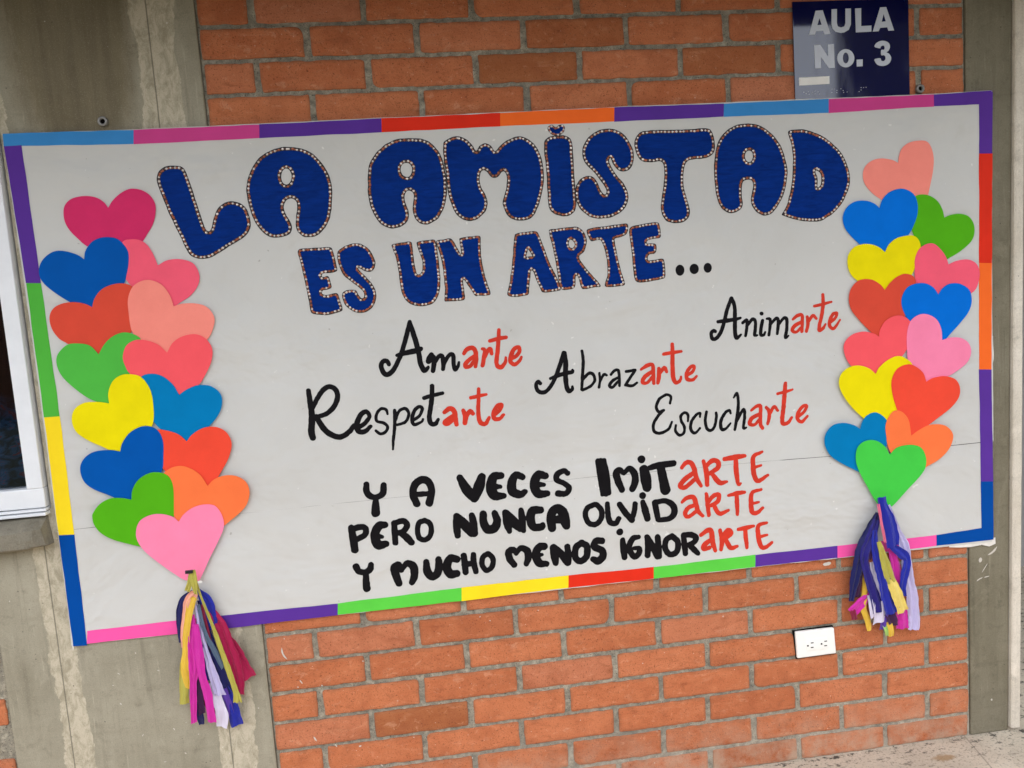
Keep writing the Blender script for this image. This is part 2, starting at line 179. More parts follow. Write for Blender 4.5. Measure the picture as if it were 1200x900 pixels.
),(1684.6,1187.5),(1659.3,1202.9),(1633.9,1203.4),(1610.4,1188.2),(1600.5,1158.5),(1599.7,1117.8),(1604.8,1076.4),(1627.5,1033.5),(1658.0,1013.7)]),("teal","teal blue paper heart low in the right column",[(1462.8,914.6
),(1469.0,933.4),(1483.9,949.3),(1509.3,954.0),(1537.9,930.7),(1544.4,888.6),(1521.2,828.0),(1494.4,774.6)],[(1462.8,914.6),(1443.6,926.7),(1415.0,934.7
),(1386.1,930.4),(1365.4,908.2),(1363.2,880.9),(1376.7,852.0),(1404.9,828.6),(1451.3,801.2),(1494.4,774.6)]),("yellow","yellow paper heart low in the right column",[(1509.5,1056.8
),(1519.2,1073.0),(1541.2,1089.7),(1570.4,1099.6),(1595.6,1090.8),(1613.5,1068.9),(1605.3,1021.5),(1578.8,968.6),(1548.7,922.9),(1524.2,902.2)],[(1509.5,1056.8
),(1490.4,1073.3),(1461.9,1083.1),(1433.1,1079.9),(1411.2,1061.4),(1406.9,1034.6),(1420.4,1002.8),(1448.2,966.2),(1494.1,922.9),(1524.2,902.2)]),("orange","orange paper heart low in the right column",[(1606.6,882.9
),(1632.7,898.0),(1662.3,907.9),(1699.3,903.9),(1721.4,886.5),(1727.2,864.9),(1713.4,834.5),(1683.2,809.1),(1645.8,791.6),(1615.7,766.2)],[(1606.6,882.9
),(1600.0,925.2),(1582.1,949.0),(1560.3,955.0),(1544.0,940.6),(1534.0,917.2),(1535.6,889.3),(1542.2,853.9),(1572.0,802.1),(1615.7,766.2)]),("tomato","tomato red paper heart in the right column",[(1651.5,1024.6
),(1671.5,1033.3),(1704.7,1035.4),(1734.1,1024.7),(1747.3,1002.8),(1744.7,975.3),(1722.2,949.3),(1684.8,924.7),(1640.0,897.3),(1596.9,875.4)],[(1651.5,1024.6
),(1642.4,1049.4),(1620.7,1068.3),(1599.0,1075.5),(1569.7,1065.6),(1553.2,1036.1),(1555.3,998.2),(1567.6,955.8),(1581.4,913.0),(1596.9,875.4)]),("lime","bright green paper heart at the bottom of the right column above the tassel",[(1543.3,837.8
),(1565.7,855.3),(1602.5,858.8),(1631.9,849.1),(1646.3,823.2),(1645.9,795.1),(1630.6,771.8),(1593.0,736.7),(1551.6,698.3),(1529.2,687.9)],[(1543.3,837.8
),(1529.2,862.1),(1504.1,879.7),(1475.0,881.0),(1452.9,865.7),(1447.0,835.0),(1455.0,802.9),(1479.3,755.0),(1503.9,710.3),(1529.2,687.9)])],"N_LEFT": 14,"WORDS": [("handwritten word Amarte",[[(247.5,1182.5,4.6
),(243.3,1191.1,5.3),(233.4,1190.2,5.3),(228.5,1179.0,5.6),(232.7,1163.7,5.9),(242.1,1157.9,5.9),(256.0,1166.8,5.6),(267.3,1184.2,5.3),(278.9,1204.9,5.3
),(291.5,1237.1,5.6),(302.5,1269.4,5.3),(306.2,1282.3,4.6)],[(306.2,1282.3,4.6),(311.4,1258.8,5.9),(317.4,1231.8,6.3),(321.8,1204.9,6.0),(324.5,1178.0,6.0
),(331.4,1160.7,6.0),(340.0,1165.0,4.7),(342.0,1168.2,3.3)],[(268.9,1203.0,4.0),(290.7,1207.3,5.9),(314.0,1210.5,6.6),(325.8,1213.9,5.9),(328.2,1215.0,4.6)],[(352.6,1197.5,6.0
),(348.7,1189.4,8.3),(344.1,1182.5,6.6)],[(357.2,1192.1,5.3),(356.8,1175.4,5.7),(353.4,1158.3,5.3)],[(357.6,1177.0,4.7),(370.5,1192.7,5.0),(377.3,1193.9,4.7
),(379.2,1188.7,5.3),(380.0,1173.6,5.3),(377.9,1160.3,4.7)],[(380.4,1170.2,4.0),(391.9,1189.4,4.7),(402.4,1195.9,4.7),(405.8,1188.3,5.0),(405.3,1168.2,5.0
),(407.7,1156.3,4.7),(415.0,1164.1,4.0),(418.1,1173.9,2.7)]],[[(432.4,1194.6,4.3),(439.8,1204.1,5.0),(453.5,1207.4,5.4),(461.1,1197.4,5.4),(461.3,1177.2,5.0
),(458.4,1160.6,4.4)],[(460.4,1187.4,4.4),(444.6,1178.5,4.7),(433.7,1167.6,5.0),(434.8,1160.8,4.4),(446.8,1163.2,4.4),(458.0,1177.5,4.0)],[(478.4,1202.8,3.4
),(484.8,1198.9,4.4),(481.2,1182.4,5.0),(476.2,1160.9,4.7)],[(483.6,1182.2,4.0),(491.4,1196.7,4.7),(498.5,1201.2,4.7),(501.0,1189.2,4.4)],[(523.0,1246.3,4.0
),(520.3,1223.1,4.7),(515.5,1189.8,5.1),(511.4,1169.9,5.1),(513.8,1156.2,5.1),(523.7,1153.7,5.1),(533.0,1164.8,4.1),(535.6,1176.4,3.0)],[(498.2,1220.7,4.0
),(518.8,1224.9,4.7),(539.2,1226.7,4.4)],[(547.1,1172.1,4.7),(561.2,1177.8,4.4),(570.4,1188.9,4.7),(569.5,1199.1,4.7),(559.1,1197.2,5.1),(548.8,1180.4,5.4
),(546.7,1165.4,5.1),(556.3,1157.8,4.7),(568.8,1165.3,4.1),(574.6,1175.0,3.0)]]),("handwritten word Respetarte",[[(49.6,1133.9,5.6),(51.1,1105.4,6.4),(51.9,1070.4,7.3
),(47.3,1035.7,7.8),(49.0,1017.9,6.9)],[(56.1,1091.9,5.1),(71.2,1116.8,5.6),(87.8,1135.1,6.0),(103.1,1139.5,5.6),(115.7,1128.4,6.0),(116.4,1108.6,6.0),(104.7,1087.7,6.0
),(86.3,1073.9,5.6),(66.7,1069.1,5.2)],[(62.5,1069.4,6.0),(74.8,1042.0,6.9),(92.2,1022.8,6.9),(115.0,1014.1,6.5),(137.5,1025.3,6.1),(149.5,1039.7,5.2)],[(157.5,1032.4,5.7
),(175.6,1041.8,5.2),(189.2,1058.3,4.8),(182.5,1071.3,5.2),(169.0,1064.5,6.1),(157.6,1043.4,6.5),(159.0,1025.6,6.5),(173.8,1022.0,5.7),(190.0,1033.9,4.4)],[(233.6,1061.1,2.6
),(230.2,1072.4,3.5),(217.4,1074.4,3.5),(206.3,1061.2,3.5),(206.2,1045.7,3.5),(220.9,1040.0,3.5),(230.9,1030.2,3.5),(225.4,1017.4,3.5),(212.0,1013.2,3.5
),(201.9,1021.7,3.1)],[(251.6,1068.4,3.9),(248.4,1030.9,3.9),(242.3,995.8,3.5),(238.9,971.5,2.2)],[(251.7,1043.9,3.1),(262.2,1065.2,3.5),(277.9,1070.5,3.9
),(285.4,1056.5,3.5),(275.1,1037.4,3.5),(255.0,1031.6,3.1)],[(295.0,1040.1,4.0),(311.1,1049.8,3.5),(319.1,1066.9,4.0),(310.8,1072.1,4.0),(299.0,1062.0,4.4
),(292.1,1042.6,4.4),(296.2,1028.8,4.0),(314.2,1033.9,3.1),(319.1,1040.2,2.6)],[(347.6,1120.9,5.3),(345.8,1098.0,5.7),(339.8,1067.4,5.7),(334.7,1043.3,5.7
),(337.9,1027.4,5.7),(348.8,1026.4,5.3),(356.2,1036.9,3.5)],[(325.7,1093.0,4.8),(350.1,1097.6,4.8),(372.4,1101.1,4.0)]],[[(373.0,1053.3,4.9),(386.9,1061.1,5.8
),(397.3,1053.4,5.8),(399.0,1035.4,5.8),(400.4,1019.6,4.9)],[(394.3,1042.5,4.9),(380.4,1034.8,5.3),(370.9,1026.7,5.3),(379.4,1022.8,4.4),(393.6,1033.6,4.4)],[(419.5,1053.8,4.4
),(424.0,1037.7,6.2),(421.5,1022.2,5.8)],[(427.3,1039.6,5.3),(437.0,1050.0,5.8),(443.1,1042.7,4.5)],[(462.0,1103.8,4.0),(460.1,1079.4,4.4),(456.9,1048.3,4.9
),(459.3,1021.1,5.4),(472.3,1015.4,5.4),(483.2,1030.2,3.6)],[(440.9,1083.2,4.0),(459.7,1086.1,4.4),(480.0,1088.9,3.1)],[(496.2,1035.8,4.9),(510.4,1045.9,4.5
),(516.7,1058.8,4.5),(506.8,1058.3,4.9),(495.8,1042.6,5.4),(495.5,1026.9,5.4),(508.9,1024.8,4.5),(519.4,1033.8,3.6)]]),("handwritten word Abrazarte",[[(617.7,1104.6,4.5
),(612.4,1110.0,4.2),(606.5,1101.8,4.5),(610.8,1086.3,4.9),(625.6,1081.3,4.9),(641.7,1093.2,4.6),(656.6,1116.6,4.9),(672.2,1151.2,5.3),(682.2,1176.8,5.3)],[(683.8,1176.7,5.3
),(685.5,1150.2,6.1),(683.0,1123.9,6.1),(683.8,1093.5,5.7),(688.6,1079.8,5.7),(697.7,1082.8,4.2),(698.9,1090.3,2.7)],[(643.9,1115.0,3.4),(666.4,1121.4,4.9
),(685.8,1125.6,5.3),(701.2,1127.0,4.6),(701.5,1131.9,3.0)],[(728.9,1177.7,3.4),(730.6,1154.1,3.8),(726.9,1120.3,3.8),(722.2,1080.8,3.4)],[(726.8,1105.1,3.1
),(741.1,1119.2,3.8),(752.6,1118.2,3.8),(757.5,1102.6,3.4),(746.9,1088.2,3.4),(725.2,1079.4,3.4)],[(770.0,1118.7,2.7),(770.9,1101.5,3.1),(767.1,1082.7,3.1)],[(770.7,1097.7,2.7
),(781.3,1114.0,3.4),(788.9,1111.5,2.7)],[(799.9,1112.5,3.1),(808.9,1121.3,3.5),(818.7,1122.4,3.5),(821.0,1108.9,3.5),(820.3,1082.2,3.1)],[(819.5,1103.3,3.1
),(803.6,1096.9,3.8),(794.3,1084.3,3.8),(802.6,1079.8,3.5),(817.0,1093.9,3.1)],[(839.8,1116.9,3.5),(863.3,1118.8,3.5)],[(863.3,1118.8,3.5),(835.9,1082.8,3.5)],[(835.9,1082.8,3.5
),(853.3,1079.4,3.5),(866.2,1086.0,2.7)]],[[(879.0,1119.5,3.1),(895.1,1127.7,5.0),(908.8,1128.5,4.3),(909.8,1109.3,5.0),(910.2,1080.5,3.9)],[(906.8,1111.5,4.3
),(887.7,1099.6,5.4),(880.3,1086.8,4.6),(892.7,1083.8,3.9),(907.2,1098.0,3.9)],[(925.2,1117.7,4.3),(924.1,1096.6,5.4),(920.9,1081.5,4.3)],[(927.3,1106.0,4.3
),(939.8,1118.4,4.7),(945.2,1108.4,3.9)],[(963.6,1177.0,4.3),(963.1,1151.1,5.0),(961.4,1116.7,5.4),(962.0,1089.7,5.5),(969.3,1077.5,4.7),(979.5,1082.5,3.9
),(982.7,1091.8,2.7)],[(939.6,1153.7,3.9),(963.3,1155.6,4.3),(986.3,1156.9,3.1)],[(997.9,1094.5,4.3),(1014.2,1102.8,3.9),(1018.8,1115.9,3.9),(1008.8,1114.8,4.3
),(998.2,1100.2,4.7),(998.6,1084.7,4.7),(1013.2,1081.6,3.9),(1024.4,1090.4,2.7)]]),("handwritten word Escucharte",[[(950.4,1026.0,3.0),(953.1,1042.4,3.4
),(942.1,1048.8,3.3),(922.8,1039.4,3.7),(913.5,1020.0,3.7),(919.2,1006.5,3.7),(932.6,1009.1,3.4)],[(932.6,1009.1,3.0),(916.8,995.7,3.7),(903.6,974.6,3.7
),(905.3,955.9,3.7),(922.0,950.7,3.7),(943.3,959.9,3.4),(952.9,977.6,2.6)],[(995.3,975.7,2.6),(996.1,992.4,3.4),(986.9,998.0,3.4),(977.0,990.4,3.4),(978.2,975.4,3.4
),(985.2,961.7,3.4),(982.5,945.2,3.4),(970.8,940.7,3.4),(960.8,952.8,3.4),(962.6,967.5,2.6)],[(1028.1,984.0,2.6),(1028.6,993.3,3.0),(1018.9,990.4,3.4),(1004.7,973.0,3.8
),(1001.9,952.8,3.8),(1012.8,942.5,3.4),(1026.8,954.3,2.6)],[(1045.9,995.5,3.4),(1041.7,971.6,3.8),(1045.7,950.7,3.8),(1057.0,945.9,3.8),(1067.2,958.1,3.4
),(1072.0,980.2,3.8),(1071.7,990.6,3.0)],[(1110.7,986.1,2.7),(1107.2,993.9,3.4),(1095.4,987.4,3.8),(1083.7,967.9,4.2),(1084.0,947.3,4.2),(1095.5,946.2,3.4
),(1109.6,960.0,2.3)],[(1120.9,1026.3,2.3),(1130.2,1036.7,3.4),(1132.8,1008.5,3.8),(1127.6,975.3,4.2),(1120.4,942.1,3.4)],[(1125.1,960.5,3.0),(1139.6,985.5,3.8
),(1147.6,992.2,3.8),(1147.9,969.7,3.8),(1143.7,943.8,3.4),(1151.5,945.0,2.3)]],[[(1166.9,988.7,3.0),(1182.8,998.6,4.2),(1192.4,997.7,4.6),(1191.6,977.2,4.6
),(1190.6,950.9,4.6),(1196.0,939.1,4.2)],[(1189.7,977.3,4.2),(1168.0,968.0,5.3),(1161.6,953.5,5.0),(1175.1,950.4,3.8),(1187.2,962.5,3.4)],[(1207.8,992.7,3.8
),(1215.2,982.6,4.6),(1214.5,963.9,4.6),(1210.1,949.2,3.5)],[(1216.9,974.9,3.8),(1229.2,992.7,4.2),(1238.6,982.5,3.5)],[(1262.6,1051.8,4.6),(1259.8,1027.7,5.4
),(1255.3,990.4,5.4),(1250.3,956.9,5.4),(1253.0,945.3,5.0),(1266.8,947.9,4.6),(1277.1,960.2,3.1)],[(1240.2,1026.3,3.4),(1261.8,1029.4,3.8),(1281.5,1034.1,2.3)],[(1294.8,960.6,4.2
),(1310.9,972.4,3.9),(1319.3,986.8,3.9),(1309.4,987.7,4.2),(1295.1,971.9,4.6),(1292.6,955.1,4.6),(1304.2,946.5,4.3),(1320.4,960.2,3.1)]]),("handwritten word Animarte",[[(1079.1,1201.0,3.8
),(1074.4,1203.8,4.1),(1067.6,1197.2,4.4),(1070.2,1183.0,4.4),(1081.5,1183.7,4.7),(1095.2,1201.3,4.7),(1104.4,1227.0,4.7),(1113.8,1257.3,4.7),(1125.2,1282.7,4.4)],[(1126.2,1282.6,4.4
),(1132.7,1262.1,4.7),(1133.0,1237.3,5.1),(1131.8,1209.5,5.1),(1131.9,1187.7,5.1),(1136.4,1179.5,4.5),(1147.2,1188.1,2.5)],[(1087.2,1225.2,4.1),(1112.5,1226.4,5.1
),(1135.2,1228.5,4.4),(1147.6,1230.7,2.9)],[(1152.6,1217.3,3.5),(1164.3,1224.2,3.8),(1163.5,1204.0,3.8),(1159.4,1184.0,3.5)],[(1165.3,1210.1,3.5),(1178.9,1224.7,4.1
),(1186.9,1219.4,4.1),(1186.1,1199.2,4.1),(1183.9,1183.8,4.2),(1191.3,1183.2,2.2)],[(1204.5,1237.8,4.8),(1204.9,1237.4,4.8)],[(1206.5,1219.5,4.1),(1201.8,1201.2,4.5
),(1200.2,1184.1,4.2),(1208.3,1181.9,3.5),(1212.5,1189.4,2.2)],[(1218.1,1223.4,2.6),(1226.8,1221.2,3.8),(1226.1,1202.5,3.8),(1222.4,1180.9,3.5)],[(1228.3,1208.6,3.2
),(1242.6,1222.5,3.8),(1249.0,1218.0,4.2),(1247.7,1200.9,4.2),(1245.1,1182.3,3.2)],[(1250.2,1207.0,3.2),(1263.9,1221.6,3.8),(1272.0,1217.9,4.2),(1271.1,1192.9,4.2
),(1267.1,1171.2,4.2),(1275.5,1175.3,1.9)]],[[(1288.4,1216.7,2.9),(1300.3,1225.2,4.2),(1313.5,1225.8,4.2),(1313.9,1208.6,4.2),(1312.1,1183.6,3.9)],[(1313.0,1208.6,3.9
),(1294.5,1200.6,4.8),(1285.8,1188.7,4.2),(1297.2,1183.1,3.5),(1309.1,1193.2,3.5)],[(1328.2,1220.1,3.9),(1329.3,1201.2,4.5),(1324.4,1182.7,3.6)],[(1331.1,1207.3,3.5
),(1343.2,1222.1,4.2),(1352.9,1213.6,3.2)],[(1372.3,1274.9,3.9),(1372.3,1251.4,4.5),(1368.2,1223.5,4.5),(1360.7,1195.7,4.5),(1360.3,1183.1,4.5),(1370.4,1187.1,3.9
),(1377.4,1197.6,2.3)],[(1348.3,1246.9,3.2),(1372.3,1249.9,3.9),(1395.0,1254.5,2.6)],[(1390.8,1201.4,3.9),(1404.5,1211.4,3.6),(1409.8,1223.6,3.6),(1399.8,1222.8,4.2
),(1390.4,1207.7,4.5),(1388.9,1192.0,4.2),(1400.4,1184.9,3.9),(1417.7,1205.7,2.3)]]),("painted word Y before the word A",[[(167.0,890.5,6.4),(165.5,874.3,7.3
),(172.5,860.9,7.4),(187.9,855.6,6.4),(204.5,863.3,7.4),(208.6,884.1,6.9)],[(186.2,851.1,6.0),(184.3,830.1,9.2),(183.1,816.0,10.2)]],[]),("painted word A",[[(286.3,829.1,8.4
),(279.0,851.2,8.4),(283.2,874.3,8.8),(300.4,888.2,8.8),(318.4,882.7,8.8),(325.6,858.3,7.9),(317.2,828.3,9.3)],[(283.7,853.0,6.5),(325.1,851.3,5.6)]],[]
),("painted word VECES",[[(398.1,884.3,8.0),(413.3,852.0,12.2),(430.5,831.2,12.2)],[(430.3,828.8,10.4),(444.0,856.0,13.2),(453.0,881.3,9.4)],[(502.1,879.9,8.0
),(483.2,878.4,10.4),(474.3,853.0,12.3),(482.1,830.8,11.8),(505.4,827.0,6.6)],[(476.7,853.8,9.4),(497.7,851.7,4.7)],[(555.8,871.3,7.6),(539.7,877.7,8.5
),(529.1,862.0,10.4),(527.5,838.2,11.4),(545.6,826.8,9.5),(560.3,832.5,6.2)],[(615.0,868.0,8.1),(596.3,872.2,10.5),(585.2,849.3,11.4),(593.0,824.4,10.5
),(616.8,822.1,7.2)],[(585.2,849.3,9.5),(609.7,845.4,4.3)],[(672.6,869.6,6.2),(663.4,876.7,6.2),(646.2,869.7,7.2),(642.9,855.6,6.7),(661.3,844.2,6.2),(673.9,830.8,6.7
),(664.4,817.3,6.7),(644.4,819.3,7.7)]],[]),("painted word PERO",[[(120.3,784.5,7.4),(122.6,756.2,8.9),(123.9,727.9,8.5)],[(122.5,781.7,7.4),(144.7,784.4,7.0
),(154.9,778.3,7.0),(151.6,763.3,7.0),(132.2,754.1,6.5)],[(203.5,783.3,7.5),(188.7,782.3,10.0),(175.9,760.7,10.0),(182.0,734.4,11.0),(201.8,734.9,7.5)],[(179.1,757.8,8.0
),(193.6,753.7,4.0)],[(226.0,786.1,6.5),(225.3,760.6,7.0),(225.0,734.9,6.5)],[(228.4,785.8,6.5),(248.4,788.8,7.0),(257.4,777.7,7.0),(248.8,763.2,7.0),(236.0,759.4,6.5)],[(241.0,758.9,7.0
),(254.6,744.6,8.6),(264.5,731.7,7.6)],[(301.7,784.3,6.0),(287.4,779.6,6.0),(282.2,759.6,6.0),(285.2,741.3,6.1),(298.6,734.7,6.1),(311.9,743.6,6.1),(316.8,761.1,6.1
),(313.1,776.9,6.1),(301.7,784.3,6.0)]],[]),("painted word NUNCA",[[(382.0,787.3,7.1),(380.9,759.5,8.6),(381.1,736.7,6.6)],[(383.9,786.0,7.6),(401.3,762.5,11.7
),(417.2,740.1,9.7)],[(420.7,785.3,6.6),(423.2,765.4,8.7),(423.2,738.4,8.7)],[(449.5,785.9,8.2),(449.3,762.7,9.2),(458.2,745.1,10.2),(476.1,746.8,10.3),(483.5,764.3,9.2
),(478.9,784.5,7.2)],[(505.4,784.8,6.2),(508.9,756.4,9.3),(513.0,734.1,5.7)],[(508.3,782.5,7.2),(524.0,759.0,11.8),(542.1,739.9,9.8)],[(546.3,785.8,5.7
),(547.8,762.8,8.2),(548.8,732.4,5.7)],[(596.4,781.2,8.3),(575.7,780.7,10.3),(569.2,760.5,10.3),(575.5,739.0,9.3),(595.9,736.8,8.3),(598.9,741.7,6.2)],[(623.0,731.3,9.9
),(621.5,755.1,10.4),(626.8,772.8,10.4),(640.2,780.3,10.9),(652.5,770.2,12.0),(656.5,751.4,13.0),(660.5,732.6,8.9)],[(625.4,752.6,8.8),(651.2,749.9,8.8)],[(628.1,777.9,5.2
),(628.0,759.6,5.2)],[(638.4,753.3,7.3),(646.6,758.7,5.2)]],[]),("painted word IMITARTE",[[(751.8,893.6,5.5),(756.0,856.5,6.8),(759.9,806.3,5.2)],[(769.0,893.7,5.1
),(773.1,854.8,7.7),(777.2,807.1,5.2)],[(760.5,895.4,5.1),(764.6,855.6,9.4),(768.6,807.1,7.7)],[(751.9,894.5,5.1),(769.4,893.7,5.1)],[(759.0,805.5,4.7),(777.2,806.3,4.7)],[(811.6,812.3,7.3
),(803.0,834.7,8.6),(799.0,856.6,8.6),(808.1,864.3,7.7),(818.4,854.7,4.7)],[(818.4,854.7,4.7),(834.1,866.1,6.9),(846.3,852.0,8.6),(847.3,830.3,8.6),(838.9,811.7,7.8)],[(866.9,887.4,9.5
),(867.3,887.0,9.5)],[(872.0,860.3,11.2),(875.9,836.2,13.8),(878.1,812.2,11.3)],[(888.2,863.0,6.5),(912.4,867.2,7.8),(951.8,868.6,7.4)],[(916.5,862.5,10.4
),(921.5,831.7,11.3),(926.5,800.9,13.1)]],[[(973.1,854.9,4.4),(984.7,866.8,5.7),(997.8,865.5,6.1),(1005.9,849.6,6.1),(1011.2,823.0,6.1),(1022.7,802.2,4.4)],[(1007.7,840.7,5.2
),(980.4,823.8,6.6),(966.4,807.8,6.1),(979.3,802.1,5.7),(1006.7,821.2,5.3)],[(1031.8,866.6,4.4),(1038.5,837.7,6.6),(1039.1,802.8,5.3)],[(1036.9,850.9,4.8
),(1055.3,865.7,6.1),(1070.6,860.8,6.1),(1069.9,845.6,6.2),(1047.1,832.5,5.3)],[(1051.6,834.3,5.3),(1072.6,806.0,6.6),(1092.7,806.2,3.5)],[(1088.6,866.9,5.3
),(1119.9,869.1,7.0),(1144.6,870.3,4.4)],[(1119.7,864.8,5.3),(1119.4,834.3,6.6),(1123.6,796.6,4.4),(1130.4,798.1,2.7)],[(1191.9,876.3,3.5),(1169.1,866.7,5.3
),(1165.9,842.9,6.2),(1169.2,811.9,6.2),(1180.0,799.9,5.8),(1205.3,812.8,3.6)],[(1167.9,836.2,4.4),(1188.3,840.8,2.7)]]),("painted word OLVIDARTE",[[(736.5,781.0,6.4
),(718.9,774.2,6.4),(711.4,757.7,6.4),(718.6,735.3,6.5),(735.4,728.4,6.5),(751.3,740.6,6.5),(754.7,761.9,6.5),(744.9,778.0,6.4),(736.5,781.0,6.4)],[(770.9,779.7,5.6
),(770.8,755.9,6.5),(774.5,731.7,6.9),(789.4,725.8,6.5),(798.7,737.8,6.1)],[(803.0,774.3,6.9),(816.9,751.1,7.4),(833.1,729.9,7.4)],[(833.2,732.0,6.5),(840.9,753.0,6.5
),(844.1,772.2,6.1)],[(864.8,791.8,8.2),(865.2,791.4,8.2)],[(864.7,774.5,6.1),(869.3,754.4,8.7),(874.6,729.9,7.9)],[(896.4,769.1,7.4),(899.6,747.0,7.4),(902.8,724.8,6.6)],[(898.6,771.0,6.1
),(925.0,771.4,6.6),(944.1,757.7,7.9),(947.5,737.7,7.9),(933.6,723.8,6.6),(904.9,722.4,5.7)]],[[(969.5,763.8,3.9),(982.4,773.5,5.3),(1000.1,773.9,6.2),(1006.0,758.0,6.2
),(1011.6,735.4,5.7),(1023.4,721.0,4.0)],[(1008.0,753.4,4.8),(985.5,746.9,5.7),(976.0,732.5,5.7),(984.4,722.9,4.8),(1007.2,735.9,4.9)],[(1035.8,779.0,4.4
),(1038.1,750.3,5.7),(1039.9,721.5,4.9)],[(1039.2,754.6,4.4),(1053.2,770.7,5.7),(1069.0,773.5,5.7),(1066.0,756.2,5.8),(1047.7,747.1,4.9)],[(1054.4,746.4,4.9
),(1069.0,722.9,5.8),(1093.9,729.2,3.6)],[(1095.6,768.6,3.5),(1120.4,772.8,5.8),(1139.7,773.0,4.0)],[(1118.0,768.6,5.3),(1118.2,742.1,5.8),(1118.1,715.6,4.0)],[(1185.8,775.9,3.6
),(1160.8,769.6,4.9),(1156.6,742.6,6.2),(1158.7,718.1,5.8),(1172.2,714.5,5.4),(1188.5,726.1,3.6)],[(1158.7,740.2,4.5),(1177.8,742.7,2.7)]]),("painted word Y before the word MUCHO",[[(123.1,684.6,7.9
),(128.8,672.0,7.4),(144.4,667.9,7.0),(156.4,673.7,7.5),(159.7,685.3,6.5)],[(145.4,663.0,6.5),(143.9,636.7,8.4),(144.4,626.1,8.9)]],[]),("painted word MUCHO",[[(224.9,629.8,8.0
),(218.9,652.2,9.4),(216.0,671.8,8.4),(228.0,677.7,7.5),(233.7,662.6,5.6)],[(233.7,662.6,4.7),(248.9,678.7,7.5),(264.3,668.8,9.4),(264.6,644.6,9.0),(257.2,628.5,7.1)],[(297.5,677.1,7.1
),(297.8,652.9,9.5),(308.3,638.2,9.5),(322.9,645.3,9.5),(328.5,668.8,8.5),(328.1,681.0,7.1)],[(374.5,675.8,8.5),(358.4,680.0,9.5),(347.4,659.5,10.4),(355.2,639.2,10.5
),(371.6,638.8,8.6)],[(392.5,683.5,7.1),(393.6,661.6,7.6),(393.8,639.7,7.2)],[(417.0,683.2,6.2),(416.0,663.9,7.2),(420.2,639.1,6.7)],[(392.0,659.3,6.7),(415.8,661.5,6.7)],[(452.7,681.7,6.2
),(440.3,673.4,6.2),(437.4,654.3,6.2),(447.2,638.5,6.2),(462.0,646.6,6.2),(465.8,665.7,6.2),(457.3,679.8,6.2),(452.7,681.7,6.2)]],[]),("painted word MENOS",[[(519.1,645.1,7.2
),(509.2,660.9,8.2),(507.3,680.6,8.2),(519.5,684.2,7.7),(526.0,676.1,5.3)],[(525.9,673.7,4.8),(538.8,686.9,6.7),(554.9,677.8,8.7),(555.9,658.2,8.2),(550.1,644.1,6.3)],[(600.0,685.1,8.7
),(586.5,684.2,9.7),(575.6,665.8,9.7),(583.7,642.8,9.7),(602.7,638.2,6.8)],[(577.9,664.5,6.8),(592.3,663.9,3.9)],[(623.3,679.1,9.1),(625.3,656.0,10.1),(626.6,637.9,7.1)],[(626.8,678.7,7.1
),(643.1,659.1,9.1),(656.8,637.1,9.1)],[(659.4,677.7,7.1),(660.6,657.2,8.1),(657.7,636.0,9.1)],[(697.6,683.8,8.1),(681.8,672.8,8.1),(678.7,647.5,8.1),(692.1,635.8,8.1
),(708.0,646.8,8.1),(710.5,672.2,8.1),(697.6,683.8,8.1)],[(750.8,683.2,8.1),(735.6,684.8,8.1),(729.7,670.1,8.6),(749.3,657.7,8.7),(750.9,642.1,9.2),(737.5,630.7,9.2
),(725.1,637.2,7.1)]],[]),("painted word IGNORARTE",[[(799.2,702.1,8.2),(799.8,702.0,8.2)],[(805.7,679.8,6.1),(806.4,656.6,8.2),(808.1,633.2,7.2)],[(847.9,683.0,5.6
),(832.3,679.5,7.2),(821.8,657.5,7.2),(832.3,633.1,7.2),(845.3,636.9,7.2),(848.7,652.0,6.2),(833.5,654.7,4.1)],[(870.9,680.5,6.2),(872.1,654.6,7.7),(869.8,631.6,7.2)],[(870.9,680.5,6.7
),(884.9,653.2,8.3),(896.4,626.0,8.3)],[(899.1,677.5,7.2),(900.3,651.5,7.7),(900.6,625.6,7.2)],[(937.9,675.9,7.2),(921.9,667.3,7.2),(918.1,644.4,7.2),(930.3,627.5,7.3
),(948.8,633.3,7.3),(952.6,658.8,7.3),(937.9,675.9,7.2)],[(968.9,672.6,6.2),(970.4,649.1,7.3),(971.9,625.5,6.8)],[(969.0,675.2,6.7),(989.9,674.0,7.3),(1002.4,663.8,7.3
),(994.0,651.7,6.8),(978.1,647.2,6.2)],[(983.4,647.7,6.8),(995.8,633.3,7.3),(1005.7,621.8,5.7)]],[[(1015.8,670.2,4.7),(1034.7,681.2,6.3),(1045.0,677.5,6.3
),(1046.5,651.3,6.8),(1053.2,624.5,4.7)],[(1045.1,656.6,5.2),(1025.1,643.2,6.8),(1021.9,632.0,5.7),(1037.8,634.0,5.2)],[(1068.7,677.6,4.7),(1072.7,648.5,6.3
),(1069.0,625.3,4.7)],[(1071.6,659.0,4.7),(1089.7,675.3,6.3),(1098.3,666.6,6.3),(1080.8,652.8,5.8)],[(1083.3,649.9,5.8),(1095.6,627.7,6.3),(1114.2,629.3,3.7)],[(1118.7,674.9,4.2
),(1140.0,676.8,5.8),(1161.4,679.7,3.7)],[(1137.3,675.5,5.3),(1138.8,646.6,5.8),(1140.5,622.8,4.2)],[(1197.8,684.8,3.7),(1174.6,678.4,5.3),(1173.5,648.1,6.3
),(1180.4,621.1,5.8),(1193.7,618.6,5.3),(1210.2,629.4,3.7)],[(1175.1,647.9,4.8),(1197.6,651.8,3.2)]])],"STRIPS": [("skyblue","top",[(-564.4,1769.4),(-281.9,1764.4
